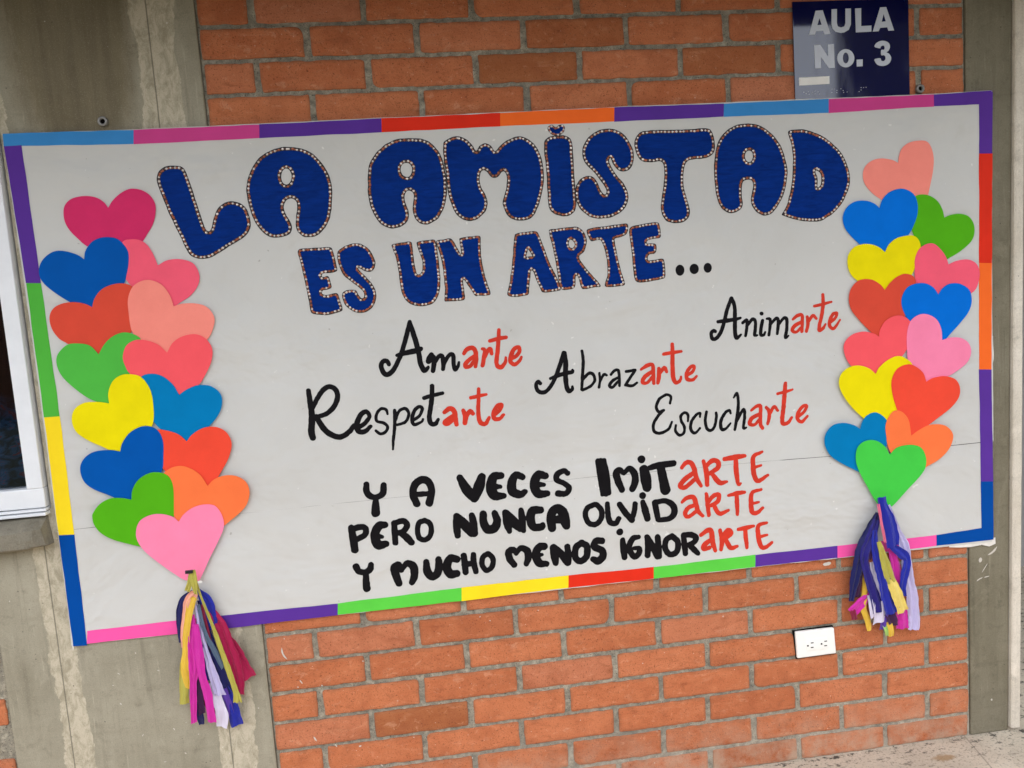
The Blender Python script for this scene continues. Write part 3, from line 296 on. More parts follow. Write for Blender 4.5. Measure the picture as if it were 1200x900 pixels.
),(-285.6,1733.0),(-564.5,1741.3)]),("magenta","top",[(-281.9,1764.4),(-1.9,1764.5),(-5.0,1733.6),(-285.6,1733.0)]),("purple","top",[(-1.9,1764.5),(280.3,1766.0
),(277.5,1734.5),(-5.0,1733.6)]),("red","top",[(280.3,1766.0),(564.0,1766.9),(561.7,1735.9),(277.5,1734.5)]),("orange","top",[(564.0,1766.9),(846.8,1768.2
),(844.9,1734.7),(561.7,1735.9)]),("purple","top",[(846.8,1768.2),(1125.9,1766.0),(1124.5,1734.0),(844.9,1734.7)]),("skyblue","top",[(1125.9,1766.0),(1402.9,1766.3
),(1401.9,1731.7),(1124.5,1734.0)]),("magenta","top",[(1402.9,1766.3),(1688.9,1765.5),(1688.5,1735.7),(1401.9,1731.7)]),("purple","top",[(1688.9,1765.5
),(1853.4,1769.8),(1814.8,1735.9),(1688.5,1735.7)]),("pink","bottom",[(-530.6,565.5),(-231.0,563.2),(-227.3,597.8),(-525.8,597.2)]),("purple","bottom",[(-231.0,563.2
),(67.3,565.7),(70.1,595.4),(-227.3,597.8)]),("lime","bottom",[(67.3,565.7),(378.1,565.8),(380.8,600.5),(70.1,595.4)]),("yellow","bottom",[(378.1,565.8
),(655.2,568.8),(657.3,601.7),(380.8,600.5)]),("red","bottom",[(655.2,568.8),(883.0,566.9),(884.6,597.9),(657.3,601.7)]),("lime","bottom",[(883.0,566.9
),(1161.8,568.0),(1163.0,600.7),(884.6,597.9)]),("purple","bottom",[(1161.8,568.0),(1392.9,567.1),(1393.8,600.2),(1163.0,600.7)]),("pink","bottom",[(1392.9,567.1
),(1680.0,569.1),(1680.4,599.1),(1393.8,600.2)]),("navy","bottom",[(1680.0,569.1),(1849.9,568.9),(1814.4,605.4),(1680.4,599.1)]),("purple","left",[(-564.5,1741.3
),(-557.0,1433.8),(-524.8,1431.6),(-527.2,1742.4)]),("green","left",[(-557.0,1433.8),(-557.6,1122.1),(-522.7,1121.1),(-524.8,1431.6)]),("yellow","left",[(-557.6,1122.1
),(-560.9,838.7),(-525.5,837.0),(-522.7,1121.1)]),("navy","left",[(-560.9,838.7),(-562.3,563.0),(-530.2,561.1),(-525.5,837.0)]),("purple","right",[(1853.4,1767.7
),(1851.4,1609.6),(1813.9,1611.4),(1814.8,1735.9)]),("red","right",[(1851.4,1609.6),(1848.7,1326.1),(1811.9,1328.4),(1813.9,1611.4)]),("orange","right",[(1848.7,1326.1
),(1846.0,1041.0),(1809.9,1043.9),(1811.9,1328.4)]),("purple","right",[(1846.0,1041.0),(1849.4,732.7),(1812.8,736.3),(1809.9,1043.9)]),("navy","right",[(1849.4,732.7
),(1849.9,566.5),(1814.2,570.3),(1812.8,736.3)])],"SEAM": [(-538.5,848.9),(-382.6,851.3),(-103.6,847.8),(333.7,850.9),(704.5,854.0),(968.7,850.9),(1208.0,850.7
),(1567.9,842.2),(1821.0,845.7)],"SIGN_TEXT": [("A",[(1356.5,1924.5),(1375.7,1982.0),(1394.4,1982.8),(1413.3,1925.2),(1397.2,1924.6),(1394.7,1933.5),(1375.4,1932.7
),(1372.1,1924.6)],[[(1379.1,1947.1),(1385.1,1964.5),(1390.9,1947.9)]]),("U",[(1418.0,1984.4),(1432.2,1984.6),(1431.2,1950.3),(1433.2,1942.8),(1441.6,1939.8
),(1450.8,1942.3),(1454.0,1949.6),(1454.9,1985.0),(1469.5,1984.9),(1468.5,1946.4),(1462.7,1933.7),(1450.4,1927.7),(1441.2,1926.6),(1427.6,1929.8),(1419.6,1936.9
),(1416.9,1948.0)],[]),("L",[(1480.7,1984.6),(1496.9,1985.0),(1495.9,1941.5),(1523.4,1942.1),(1523.1,1927.4),(1481.4,1926.7)],[]),("A",[(1526.8,1927.3),(1548.0,1985.5
),(1564.3,1985.9),(1584.7,1928.3),(1569.2,1928.2),(1566.3,1936.7),(1546.9,1935.8),(1542.7,1927.7)],[[(1551.2,1950.4),(1557.2,1969.6),(1562.6,1951.2)]]),("N",[(1369.2,1899.1
),(1385.9,1899.4),(1405.6,1869.7),(1405.9,1899.6),(1421.7,1900.2),(1422.5,1842.2),(1407.0,1842.5),(1386.5,1870.4),(1385.7,1842.7),(1370.2,1842.7)],[]),("o",[(1475.6,1864.0
),(1474.9,1859.1),(1473.1,1854.4),(1470.2,1850.3),(1466.5,1846.9),(1462.1,1844.4),(1457.2,1842.9),(1452.1,1842.6),(1447.0,1843.3),(1442.2,1845.1),(1438.0,1847.9
),(1434.4,1851.6),(1431.8,1855.9),(1430.3,1860.6),(1429.8,1865.6),(1430.5,1870.5),(1432.3,1875.1),(1435.2,1879.2),(1438.9,1882.6),(1443.3,1885.1),(1448.2,1886.6
),(1453.3,1887.0),(1458.3,1886.2),(1463.1,1884.4),(1467.4,1881.7),(1470.9,1878.0),(1473.6,1873.7),(1475.1,1869.0)],[[(1460.6,1865.1),(1460.1,1861.0),(1458.9,1857.3
),(1457.1,1854.4),(1454.8,1852.6),(1452.3,1852.0),(1449.9,1852.8),(1447.7,1854.7),(1446.1,1857.7),(1445.0,1861.5),(1444.8,1865.6),(1445.3,1869.7),(1446.5,1873.4
),(1448.3,1876.3),(1450.6,1878.1),(1453.0,1878.7),(1455.5,1877.9),(1457.6,1876.0),(1459.3,1873.0),(1460.3,1869.2)]]),("dot",[(1481.6,1860.2),(1498.2,1860.5
),(1497.8,1843.7),(1481.8,1843.5)],[]),("3",[(1531.2,1890.0),(1535.3,1898.7),(1547.8,1903.9),(1561.6,1902.9),(1570.8,1896.2),(1572.1,1886.4),(1567.3,1878.2
),(1562.6,1875.6),(1570.3,1871.1),(1575.3,1861.2),(1571.4,1850.1),(1562.0,1844.0),(1549.6,1842.5),(1537.3,1846.3),(1531.3,1854.3),(1530.5,1859.9),(1545.3,1861.6
),(1548.3,1855.9),(1553.5,1854.1),(1559.1,1857.5),(1559.9,1864.5),(1555.7,1868.8),(1548.6,1869.1),(1548.8,1881.6),(1555.9,1881.9),(1558.2,1886.9),(1556.2,1891.9
),(1551.2,1892.1),(1546.8,1888.6),(1545.8,1885.9)],[])],"SIGN_STICKER": [(1326.6,1821.8),(1407.3,1822.5),(1407.4,1803.5),(1326.3,1802.7)],"SIGN_DOTS": [(1413.7,1790.7
),(1413.5,1782.6),(1420.7,1790.5),(1426.7,1786.9),(1426.6,1781.3),(1437.6,1790.6),(1443.6,1786.2),(1445.0,1781.4),(1454.2,1782.2),(1486.5,1781.7),(1492.2,1791.3
),(1492.1,1785.7),(1499.0,1791.1),(1505.8,1791.4),(1338.5,1786.1),(1344.4,1782.5),(1350.6,1786.7),(1352.5,1780.5),(1361.2,1784.7),(1367.9,1787.7),(1367.7,1780.8
),(1376.4,1785.2),(1379.3,1780.1)],"SIGN_RECT": [(1314.1,2005.4),(1623.9,2009.8),(1626.3,1745.1),(1316.8,1747.3)],"OUTLET": [(1268.4,373.0),(1378.8,371.9
),(1383.3,298.0),(1271.4,297.3)],"OUTLET_HOLE": [(1262.9,374.3),(1378.2,375.6),(1385.8,294.9),(1270.8,294.1)],"OUTLET_MODULE": [(1296.4,349.4),(1358.5,349.0
),(1359.6,314.8),(1296.5,315.5)],"OUTLET_PINS": [(1301.2,331.1),(1313.7,337.9),(1313.3,325.0),(1340.3,331.5),(1352.4,337.9),(1352.0,325.2)],"TASSEL_LEFT": [("blue",1,[(-259.2,676.9,3.8
),(-238.0,644.3,12.6),(-230.7,603.0,10.7),(-228.9,567.3,6.8)]),("navy",0,[(-269.0,669.2,3.9),(-292.1,650.3,7.7),(-305.9,605.6,6.8),(-309.8,545.2,4.9)]),("crimson",1,[(-250.8,655.8,3.9
),(-216.1,586.0,11.7),(-197.3,517.4,13.2),(-185.5,449.1,13.3),(-183.7,397.1,6.9)]),("crimson",0,[(-235.3,612.3,5.8),(-196.7,531.1,13.7),(-178.5,477.4,18.8
),(-161.6,432.8,17.9)]),("navy",2,[(-255.4,647.7,3.4),(-237.2,534.2,7.3),(-224.6,476.4,9.3),(-209.5,394.6,13.8)]),("blue",3,[(-260.4,614.5,3.4),(-258.3,548.6,6.8
),(-254.1,492.1,9.7),(-247.7,446.2,10.8)]),("blue",1,[(-225.2,433.6,8.9),(-207.1,379.4,12.9),(-200.3,316.9,14.0)]),("lavender",4,[(-260.3,640.9,3.4),(-255.6,564.9,4.8
),(-245.9,502.9,6.8),(-237.4,450.7,9.8),(-229.4,406.0,11.8)]),("white",3,[(-246.5,439.9,8.8),(-235.1,392.1,10.8),(-229.5,355.1,12.3),(-235.6,320.6,10.9)]
),("purple",2,[(-224.8,430.2,6.9),(-217.9,382.7,10.9),(-217.1,345.2,10.9)]),("maroon",3,[(-248.5,638.2,2.4),(-240.5,561.6,3.9),(-235.7,505.1,3.9)]),("slate",4,[(-255.7,640.4,3.4
),(-247.6,574.1,4.3),(-229.8,521.2,5.3),(-216.1,473.6,4.4)]),("olive",6,[(-253.5,702.6,3.3),(-243.7,656.7,2.9),(-227.2,594.7,3.9),(-212.8,532.4,5.8),(-198.8,464.5,6.8
),(-189.2,412.0,7.4),(-188.3,385.1,10.8)]),("peach",5,[(-259.2,672.1,7.6),(-272.8,653.8,10.5),(-286.8,610.5,7.7),(-295.8,571.4,6.2),(-300.6,536.8,4.8)]
),("gold",6,[(-259.4,661.0,5.7),(-270.5,644.9,9.5),(-286.7,581.9,7.7),(-293.5,532.4,9.6),(-300.9,482.8,10.6),(-301.4,436.1,5.8)]),("olive",4,[(-307.0,500.5,7.7
),(-309.4,449.9,10.7),(-315.5,394.5,11.2)]),("magenta",6,[(-268.6,619.7,3.3),(-278.3,560.7,8.6),(-279.6,490.2,9.7),(-286.4,445.3,7.3),(-291.5,389.8,6.8
),(-296.3,346.3,5.9)]),("magenta",7,[(-265.6,595.8,6.7),(-263.5,530.2,9.1),(-262.2,469.4,8.2),(-254.8,417.4,8.8),(-252.3,344.2,8.3)]),("plum",4,[(-277.2,486.5,6.8
),(-276.4,425.1,7.3),(-276.6,363.4,6.9)]),("maroon",1,[(-272.0,439.8,11.8),(-260.1,396.9,13.8),(-251.8,354.3,9.9)]),("navy",1,[(-291.6,411.5,5.9),(-285.0,364.0,6.9
),(-283.8,331.7,4.9)]),("olive",8,[(-257.6,731.2,8.0),(-255.8,710.3,9.5),(-254.3,690.4,6.6),(-254.2,670.5,3.8)]),("olive",7,[(-258.7,721.7,7.6),(-265.7,700.3,6.6
),(-274.9,679.1,6.6)])],"TAPE_LEFT": [(-270.3,732.0),(-255.6,731.4),(-255.8,725.4),(-270.5,726.1)],"TIE_LEFT": [(-255.3,700.5,1.9),(-248.3,700.7,2.4),(-239.0,700.7,2.9)],"TASSEL_RIGHT": [("blue",6,[(1504.6,730.2,11.7
),(1507.5,702.3,13.7),(1519.1,662.8,17.6),(1529.3,623.2,18.7),(1535.2,591.2,12.8)]),("blue",5,[(1532.4,592.8,6.9),(1562.1,567.7,11.9),(1573.4,549.4,8.0
),(1566.2,511.2,10.0),(1561.9,472.4,8.0),(1569.6,449.4,3.0)]),("lavender",1,[(1536.1,702.0,3.0),(1557.3,629.6,7.9),(1576.7,578.7,12.0),(1583.1,514.2,13.0
),(1597.3,443.3,14.1),(1604.1,362.7,15.3),(1600.7,344.1,12.2)]),("navy",3,[(1500.2,685.9,4.9),(1477.8,640.1,14.7),(1449.0,585.2,13.8),(1431.3,514.2,10.9
),(1419.6,449.6,6.0)]),("indigo",4,[(1493.7,668.3,6.9),(1472.6,617.5,11.8),(1454.1,571.2,9.8),(1465.2,511.6,9.9),(1481.6,460.8,11.9),(1496.1,410.9,13.0)]
),("blue",5,[(1486.9,641.1,5.9),(1484.0,598.1,8.8),(1493.0,553.5,12.8),(1510.2,488.2,16.4),(1531.3,404.6,20.0)]),("olive",7,[(1491.9,611.4,5.9),(1501.1,574.3,10.8
),(1514.1,529.2,13.8),(1527.5,493.7,14.9)]),("yellow",6,[(1521.0,512.6,13.9),(1537.8,466.7,15.4),(1560.5,407.5,16.0)]),("magenta",2,[(1537.5,584.1,7.0),(1548.2,534.0,12.0
),(1555.6,469.3,10.0),(1564.2,384.0,15.2),(1567.7,352.6,16.2)]),("magenta",2,[(1473.4,463.1,4.0),(1452.8,446.8,11.0),(1433.3,429.4,13.5),(1418.8,415.3,13.5)]
),("gold",1,[(1461.5,513.2,5.0),(1458.5,469.4,8.5),(1454.4,425.5,9.5),(1466.7,389.3,8.5),(1473.1,357.8,6.5)]),("white",2,[(1482.9,551.1,6.9),(1491.5,486.5,11.0
),(1500.4,426.4,15.0),(1499.8,377.9,18.1)]),("white",3,[(1469.2,460.9,5.0),(1472.9,426.1,6.5),(1479.8,395.6,6.0)]),("purple",1,[(1513.6,467.9,7.0),(1520.1,412.7,13.1
),(1513.8,356.3,12.1)]),("plum",2,[(1527.8,403.3,12.1),(1541.3,364.4,11.1)]),("lime",1,[(1516.6,368.4,6.1),(1522.6,337.7,5.1)]),("gold",2,[(1527.3,378.5,8.1
),(1534.1,335.3,7.1)]),("plum",1,[(1460.6,581.6,9.9),(1441.4,510.6,10.9),(1436.0,457.2,10.0)]),("plum",3,[(1474.2,592.1,7.9),(1468.4,558.8,6.9)]),("rose",7,[(1492.1,714.3,3.4
),(1497.0,666.1,3.4),(1509.7,607.1,3.4)]),("maroon",2,[(1419.7,431.0,7.0),(1428.9,395.4,8.0)])],"MISC": {"bolt_left": (-347.5,1787.1),"bolt_right": (1654.6,1782.9),"streakA0": (-249.2,2052.1),"streakA1": (-147.0,2049.5),"streakA2": (-257.4,1789.0),"streakA3": (-172.6,1785.3),"streakB0": (-608.9,515.4),"streakB1": (-529.3,505.2),"streakC0": (-250.0,289.7),"streakC1": (-192.6,281.6),"line0": (-223.3,2051.4),"line1": (-228.6,1776.2),"win_in0": (-609.4,1499.8),"win_in1": (-611.5,980.8),"win_out": (-575.8,977.3),"win_b0": (-681.0,956.8),"win_b0o": (-689.1,895.7),"win_b1o": (-581.6,901.2),"sill_t0": (-691.0,881.4),"sill_m0": (-695.0,850.7),"sill_b0": (-701.0,805.5),"sill_r0": (-578.6,894.7),"sill_r1": (-567.9,826.6),"frame_top": (-586.8,1671.1),"post_l0": (1918.4,1996.1),"post_r0": (1942.5,1995.5),"post_lb": (1901.1,0.9),"post_rb": (1927.6,-7.9),"edge": (1949.3,992.3),"brown_patch": (1706.0,-56.4),"splash1": (1853.5,531.9),"splash2": (1814.9,511.7),"scrap": (1367.6,549.4)}}


# ------------------------------------------------------------------ materials
def lin(h):
    v = [int(h[i:i + 2], 16) / 255 for i in (0, 2, 4)]
    return tuple((c / 12.92 if c <= .04045 else ((c + .055) / 1.055) ** 2.4) for c in v) + (1,)

class NT:
    def __init__(s, name):
        s.m = bpy.data.materials.new(name)
        s.m.use_nodes = True
        s.t = s.m.node_tree
        s.b = s.t.nodes['Principled BSDF']
    def n(s, kind, **kw):
        nd = s.t.nodes.new(kind)
        for k, v in kw.items():
            setattr(nd, k, v)
        return nd
    def l(s, a, b):
        s.t.links.new(a, b)
    def pos(s):
        if not hasattr(s, '_p'):
            s._p = s.n('ShaderNodeNewGeometry').outputs['Position']
        return s._p
    def mapped(s, scale, off=(0, 0, 0)):
        mp = s.n('ShaderNodeMapping')
        mp.inputs['Scale'].default_value = scale
        mp.inputs['Location'].default_value = off
        s.l(s.pos(), mp.inputs['Vector'])
        return mp.outputs[0]
    def noise(s, scale, detail=4, rough=.55, vec=None, dist=0):
        nd = s.n('ShaderNodeTexNoise')
        nd.inputs['Scale'].default_value = scale
        nd.inputs['Detail'].default_value = detail
        nd.inputs['Roughness'].default_value = rough
        nd.inputs['Distortion'].default_value = dist
        s.l(vec if vec else s.pos(), nd.inputs['Vector'])
        return nd.outputs['Fac']
    def ramp(s, fac, stops):
        r = s.n('ShaderNodeValToRGB')
        e = r.color_ramp.elements
        while len(e) < len(stops):
            e.new(.5)
        for el, (p, c) in zip(e, stops):
            el.position = p
            el.color = c if len(c) == 4 else tuple(c) + (1,)
        s.l(fac, r.inputs[0])
        return r.outputs[0]
    def mask(s, fac, a, b):
        r = s.n('ShaderNodeMapRange')
        r.inputs[1].default_value = a
        r.inputs[2].default_value = b
        r.clamp = True
        s.l(fac, r.inputs[0])
        return r.outputs[0]
    def math(s, op, a, b=None, c=None):
        m = s.n('ShaderNodeMath', operation=op)
        for i, v in enumerate((a, b, c)):
            if v is None:
                continue
            if isinstance(v, (int, float)):
                m.inputs[i].default_value = v
            else:
                s.l(v, m.inputs[i])
        return m.outputs[0]
    def mix(s, fac, a, b, mode='MIX'):
        m = s.n('ShaderNodeMix', data_type='RGBA', blend_type=mode)
        for sock, v in ((m.inputs[0], fac), (m.inputs[6], a), (m.inputs[7], b)):
            if isinstance(v, (int, float)):
                sock.default_value = v
            elif isinstance(v, tuple):
                sock.default_value = v
            else:
                s.l(v, sock)
        return m.outputs[2]
    def bump(s, h, strength, dist=.002, prev=None):
        b = s.n('ShaderNodeBump')
        b.inputs['Strength'].default_value = strength
        b.inputs['Distance'].default_value = dist
        s.l(h, b.inputs['Height'])
        if prev:
            s.l(prev, b.inputs['Normal'])
        s.l(b.outputs[0], s.b.inputs['Normal'])
        return b.outputs[0]
    def col(s, c):
        if isinstance(c, tuple):
            s.b.inputs['Base Color'].default_value = c
        else:
            s.l(c, s.b.inputs['Base Color'])
    def rough(s, r, spec=None):
        if isinstance(r, (int, float)):
            s.b.inputs['Roughness'].default_value = r
        else:
            s.l(r, s.b.inputs['Roughness'])
        if spec is not None:
            s.b.inputs['Specular IOR Level'].default_value = spec
    def sep(s):
        x = s.n('ShaderNodeSeparateXYZ')
        s.l(s.pos(), x.inputs[0])
        return x.outputs

def scale_c(c, k):
    return tuple(min(1, v * k) for v in c[:3]) + (1,)

def paper_mat(name, hexc, var=.10, rough=.62, bump=.12, scale=14):
    t = NT(name)
    c = lin(hexc)
    n1 = t.noise(scale, 5, .6)
    n2 = t.noise(420, 2, .5)
    base = t.mix(t.mask(n1, .3, .72), scale_c(c, 1 - var), scale_c(c, 1 + var * .7))
    base = t.mix(t.math('MULTIPLY', t.mask(n2, .45, .75), .12), base, scale_c(c, .8))
    t.col(base)
    t.rough(rough, .06)
    w = t.noise(9, 3, .5)
    b = t.bump(w, bump, .012)
    t.bump(n2, .12, .0006, b)
    return t.m

def brick_mat():
    t = NT('fired_brick')
    at = t.n('ShaderNodeAttribute', attribute_name='tone')
    tone = t.ramp(at.outputs['Fac'], [(0, lin('8f5730')), (.12, lin('b06440')), (.35, lin('bf7049')), (.7, lin('c87951')), (1, lin('c07a5c'))])
    streak = t.noise(1, 5, .65, t.mapped((16, 40, 30)))
    c = t.mix(t.mask(streak, .38, .7), lin('b4663f'), lin('d0845b'))
    c = t.mix(.62, c, tone)
    cloud = t.noise(11, 5, .6)
    c = t.mix(t.math('MULTIPLY', t.mask(cloud, .5, .72), .5), c, lin('935031'))
    smear = t.noise(1, 6, .7, t.mapped((9, 9, 34), (2, 6, 1)), 1.0)
    c = t.mix(t.math('MULTIPLY', t.mask(smear, .58, .7), .45), c, lin('7d4026'))
    c = t.mix(t.math('MULTIPLY', t.mask(smear, .42, .3), .35), c, lin('d19470'))
    pale = t.noise(23, 6, .7, t.mapped((1, 1, 1.6), (3, 1, 7)))
    c = t.mix(t.math('MULTIPLY', t.mask(pale, .6, .78), .4), c, lin('d3a488'))
    pit = t.noise(260, 3, .6)
    c = t.mix(t.math('MULTIPLY', t.mask(pit, .60, .68), .75), c, lin('4a2414'))
    fleck = t.noise(170, 2, .4, t.mapped((1, 1, 1), (9, 4, 2)))
    c = t.mix(t.math('MULTIPLY', t.mask(fleck, .75, .77), .7), c, lin('e6d8c8'))
    grit = t.noise(520, 2, .6, t.mapped((1, 1, 1), (3, 3, 1)))
    c = t.mix(t.math('MULTIPLY', t.mask(grit, .5, .7), .4), c, lin('8a4527'))
    patch = t.noise(31, 6, .75, t.mapped((1, 1, 1.4), (6, 2, 2)), .7)
    c = t.mix(t.math('MULTIPLY', t.mask(patch, .57, .63), .33), c, lin('8d5236'))
    c = t.mix(t.math('MULTIPLY', t.mask(patch, .42, .36), .3), c, lin('dba684'))
    # grime and mortar wash along each brick's rim
    rim = t.n('ShaderNodeAttribute', attribute_name='rim')
    rm = t.math('MULTIPLY', rim.outputs['Fac'], t.mask(t.noise(45, 4, .6), .35, .65))
    c = t.mix(t.math('MULTIPLY', rm, .55), c, lin('8a5c42'))
    z = t.sep()[2]
    low = t.math('MULTIPLY', t.mask(z, .16, .0), t.mask(t.noise(18, 5, .65), .35, .65))
    c = t.mix(t.math('MULTIPLY', low, .75), c, lin('b7a690'))
    t.col(c)
    t.rough(.85, .25)
    b = t.bump(t.noise(60, 6, .7), .4, .005)
    t.bump(pit, .6, .002, b)
    return t.m

def mortar_mat():
    t = NT('cement_mortar')
    n = t.noise(55, 6, .7)
    c = t.ramp(n, [(.28, lin('69645a')), (.5, lin('938c7c')), (.74, lin('c2b8a3'))])
    g = t.noise(330, 3, .6)
    c = t.mix(t.mask(g, .40, .33), c, lin('26231f'))
    c = t.mix(t.math('MULTIPLY', t.mask(g, .66, .74), .8), c, lin('d8d2c4'))
    big = t.noise(4, 3, .5)
    c = t.mix(t.math('MULTIPLY', t.mask(big, .45, .7), .5), c, lin('77756c'))
    z = t.sep()[2]
    low = t.math('MULTIPLY', t.mask(z, .2, .0), t.mask(t.noise(20, 5, .6), .35, .6))
    c = t.mix(t.math('MULTIPLY', low, .6), c, lin('c3b9a8'))
    t.col(c)
    t.rough(.95, .2)
    b = t.bump(n, .7, .006)
    t.bump(g, .8, .002, b)
    return t.m

def concrete_mat(name, bands=(), dark=lin('7a7462'), light=lin('9c9788'), zcut=None, brown_patch=None):
    """board-marked concrete; bands = (x centre, half width, joint line x) of cream cement slurry that leaked at the form joints"""
    t = NT(name)
    n1 = t.noise(3.2, 6, .62)
    st = t.noise(1, 6, .65, t.mapped((26, 26, 2.2)))
    c = t.mix(t.mask(n1, .32, .68), dark, light)
    c = t.mix(t.math('MULTIPLY', t.mask(st, .45, .72), .32), c, scale_c(light, 1.18))
    st2 = t.noise(1, 5, .6, t.mapped((60, 60, 3.2), (4, 2, 1)))
    c = t.mix(t.math('MULTIPLY', t.mask(st2, .56, .72), .45), c, scale_c(dark, .68))
    hz = t.noise(1, 4, .6, t.mapped((3, 3, 40), (1, 5, 3)))
    c = t.mix(t.math('MULTIPLY', t.mask(hz, .58, .74), .3), c, scale_c(dark, .75))
    spot = t.noise(36, 6, .7)
    c = t.mix(t.math('MULTIPLY', t.mask(spot, .55, .72), .5), c, scale_c(dark, .6))
    mot = t.noise(11, 7, .7, t.mapped((1, 1, .7), (5, 5, 5)), .8)
    c = t.mix(t.math('MULTIPLY', t.mask(mot, .56, .68), .4), c, scale_c(light, 1.3))
    c = t.mix(t.math('MULTIPLY', t.mask(mot, .42, .3), .35), c, scale_c(dark, .72))
    scr = t.noise(1, 3, .5, t.mapped((160, 160, 9), (1, 7, 3)), .3)
    c = t.mix(t.math('MULTIPLY', t.mask(scr, .66, .72), .35), c, scale_c(light, 1.35))
    x, y, z = t.sep()
    if brown_patch:                                        # darker brown ellipse with a ragged outline
        sx, sz, rx, rz = brown_patch
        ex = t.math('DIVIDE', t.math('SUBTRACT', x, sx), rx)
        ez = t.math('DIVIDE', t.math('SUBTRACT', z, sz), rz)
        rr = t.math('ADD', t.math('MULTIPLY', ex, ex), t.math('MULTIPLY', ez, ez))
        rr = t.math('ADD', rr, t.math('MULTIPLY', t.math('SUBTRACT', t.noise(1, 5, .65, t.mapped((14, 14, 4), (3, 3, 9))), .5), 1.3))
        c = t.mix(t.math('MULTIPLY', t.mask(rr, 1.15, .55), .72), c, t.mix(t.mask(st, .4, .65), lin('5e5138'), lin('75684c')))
    for xc, hw, jl in bands:
        wob = t.noise(1, 6, .6, t.mapped((9, 9, 5), (xc * 7, 0, 0)))
        wob = t.math('MULTIPLY', t.math('SUBTRACT', wob, .5), hw * 1.9)
        d = t.math('ABSOLUTE', t.math('ADD', t.math('SUBTRACT', x, xc), wob))
        fray = t.noise(70, 5, .7, t.mapped((1, 1, .45), (xc * 3, 0, 0)))
        d = t.math('ADD', d, t.math('MULTIPLY', t.math('SUBTRACT', fray, .5), .022))
        m = t.mask(d, hw, hw * .95)
        if zcut:
            m = t.math('MULTIPLY', m, t.mask(z, zcut, zcut - .02))
        tex = t.noise(1, 7, .75, t.mapped((48, 48, 24), (2, 2, 2)), .6)
        cream = t.mix(t.mask(tex, .38, .56), lin('a0967f'), lin('cbc0a9'))
        c = t.mix(t.math('MULTIPLY', m, .82), c, cream)
        line = t.mask(t.math('ABSOLUTE', t.math('ADD', t.math('SUBTRACT', x, jl), t.math('MULTIPLY', wob, .04))), .0022, .0008)
        c = t.mix(t.math('MULTIPLY', line, .75), c, scale_c(dark, .45))
    pv = t.n('ShaderNodeTexVoronoi')
    pv.inputs['Scale'].default_value = 42
    t.l(t.pos(), pv.inputs['Vector'])
    pore = t.math('MULTIPLY', t.mask(pv.outputs['Distance'], .09, .05), t.mask(t.noise(13, 3, .5), .52, .6))
    c = t.mix(t.math('MULTIPLY', pore, .8), c, scale_c(dark, .3))
    gr = t.noise(380, 3, .7)
    c = t.mix(t.math('MULTIPLY', t.mask(gr, .52, .7), .35), c, scale_c(dark, .6))
    c = t.mix(t.math('MULTIPLY', t.mask(gr, .46, .3), .3), c, scale_c(light, 1.3))
    fl = t.noise(95, 2, .4, t.mapped((1, 1, 1), (7, 1, 2)))
    c = t.mix(t.math('MULTIPLY', t.mask(fl, .785, .80), .6), c, lin('e4e0d6'))
    t.col(c)
    t.rough(.82, .3)
    b = t.bump(n1, .25, .01)
    b = t.bump(spot, .35, .003, b)
    t.bump(t.noise(300, 3, .6), .3, .001, b)
    return t.m

def sheet_mat():
    t = NT('bond_paper')
    n = t.noise(3, 4, .5)
    c = t.mix(t.mask(n, .3, .7), lin('c8c6c1'), lin('d0cec9'))
    fl = t.noise(60, 2, .45)
    c = t.mix(t.math('MULTIPLY', t.mask(fl, .745, .79), .6), c, lin('ece9e4'))
    dk = t.noise(75, 2, .4, t.mapped((1, 1, 1), (5, 2, 8)))
    c = t.mix(t.math('MULTIPLY', t.mask(dk, .79, .81), .5), c, lin('8f897e'))
    gr = t.noise(7, 5, .65, t.mapped((1, 1, 1), (1, 8, 3)))
    c = t.mix(t.math('MULTIPLY', t.mask(gr, .58, .76), .35), c, lin('bbb6ac'))
    t.col(c)
    t.rough(.6, .2)
    w = t.noise(1, 4, .55, t.mapped((2.6, 2.6, 3.6)), .35)
    b = t.bump(w, .9, .04)
    cr = t.noise(6.5, 3, .5, t.mapped((1, 1, 1.25), (4, 4, 4)), .5)
    b = t.bump(cr, .22, .010, b)
    t.bump(fl, .1, .001, b)
    return t.m

def plain(name, hexc, rough=.5, spec=.5, metal=0, var=.06, sc=30, bump=0):
    t = NT(name)
    c = lin(hexc)
    n = t.noise(sc, 4, .6)
    t.col(t.mix(t.mask(n, .3, .7), scale_c(c, 1 - var), scale_c(c, 1 + var)))
    t.rough(rough, spec)
    t.b.inputs['Metallic'].default_value = metal
    if bump:
        t.bump(n, bump, .002)
    return t.m

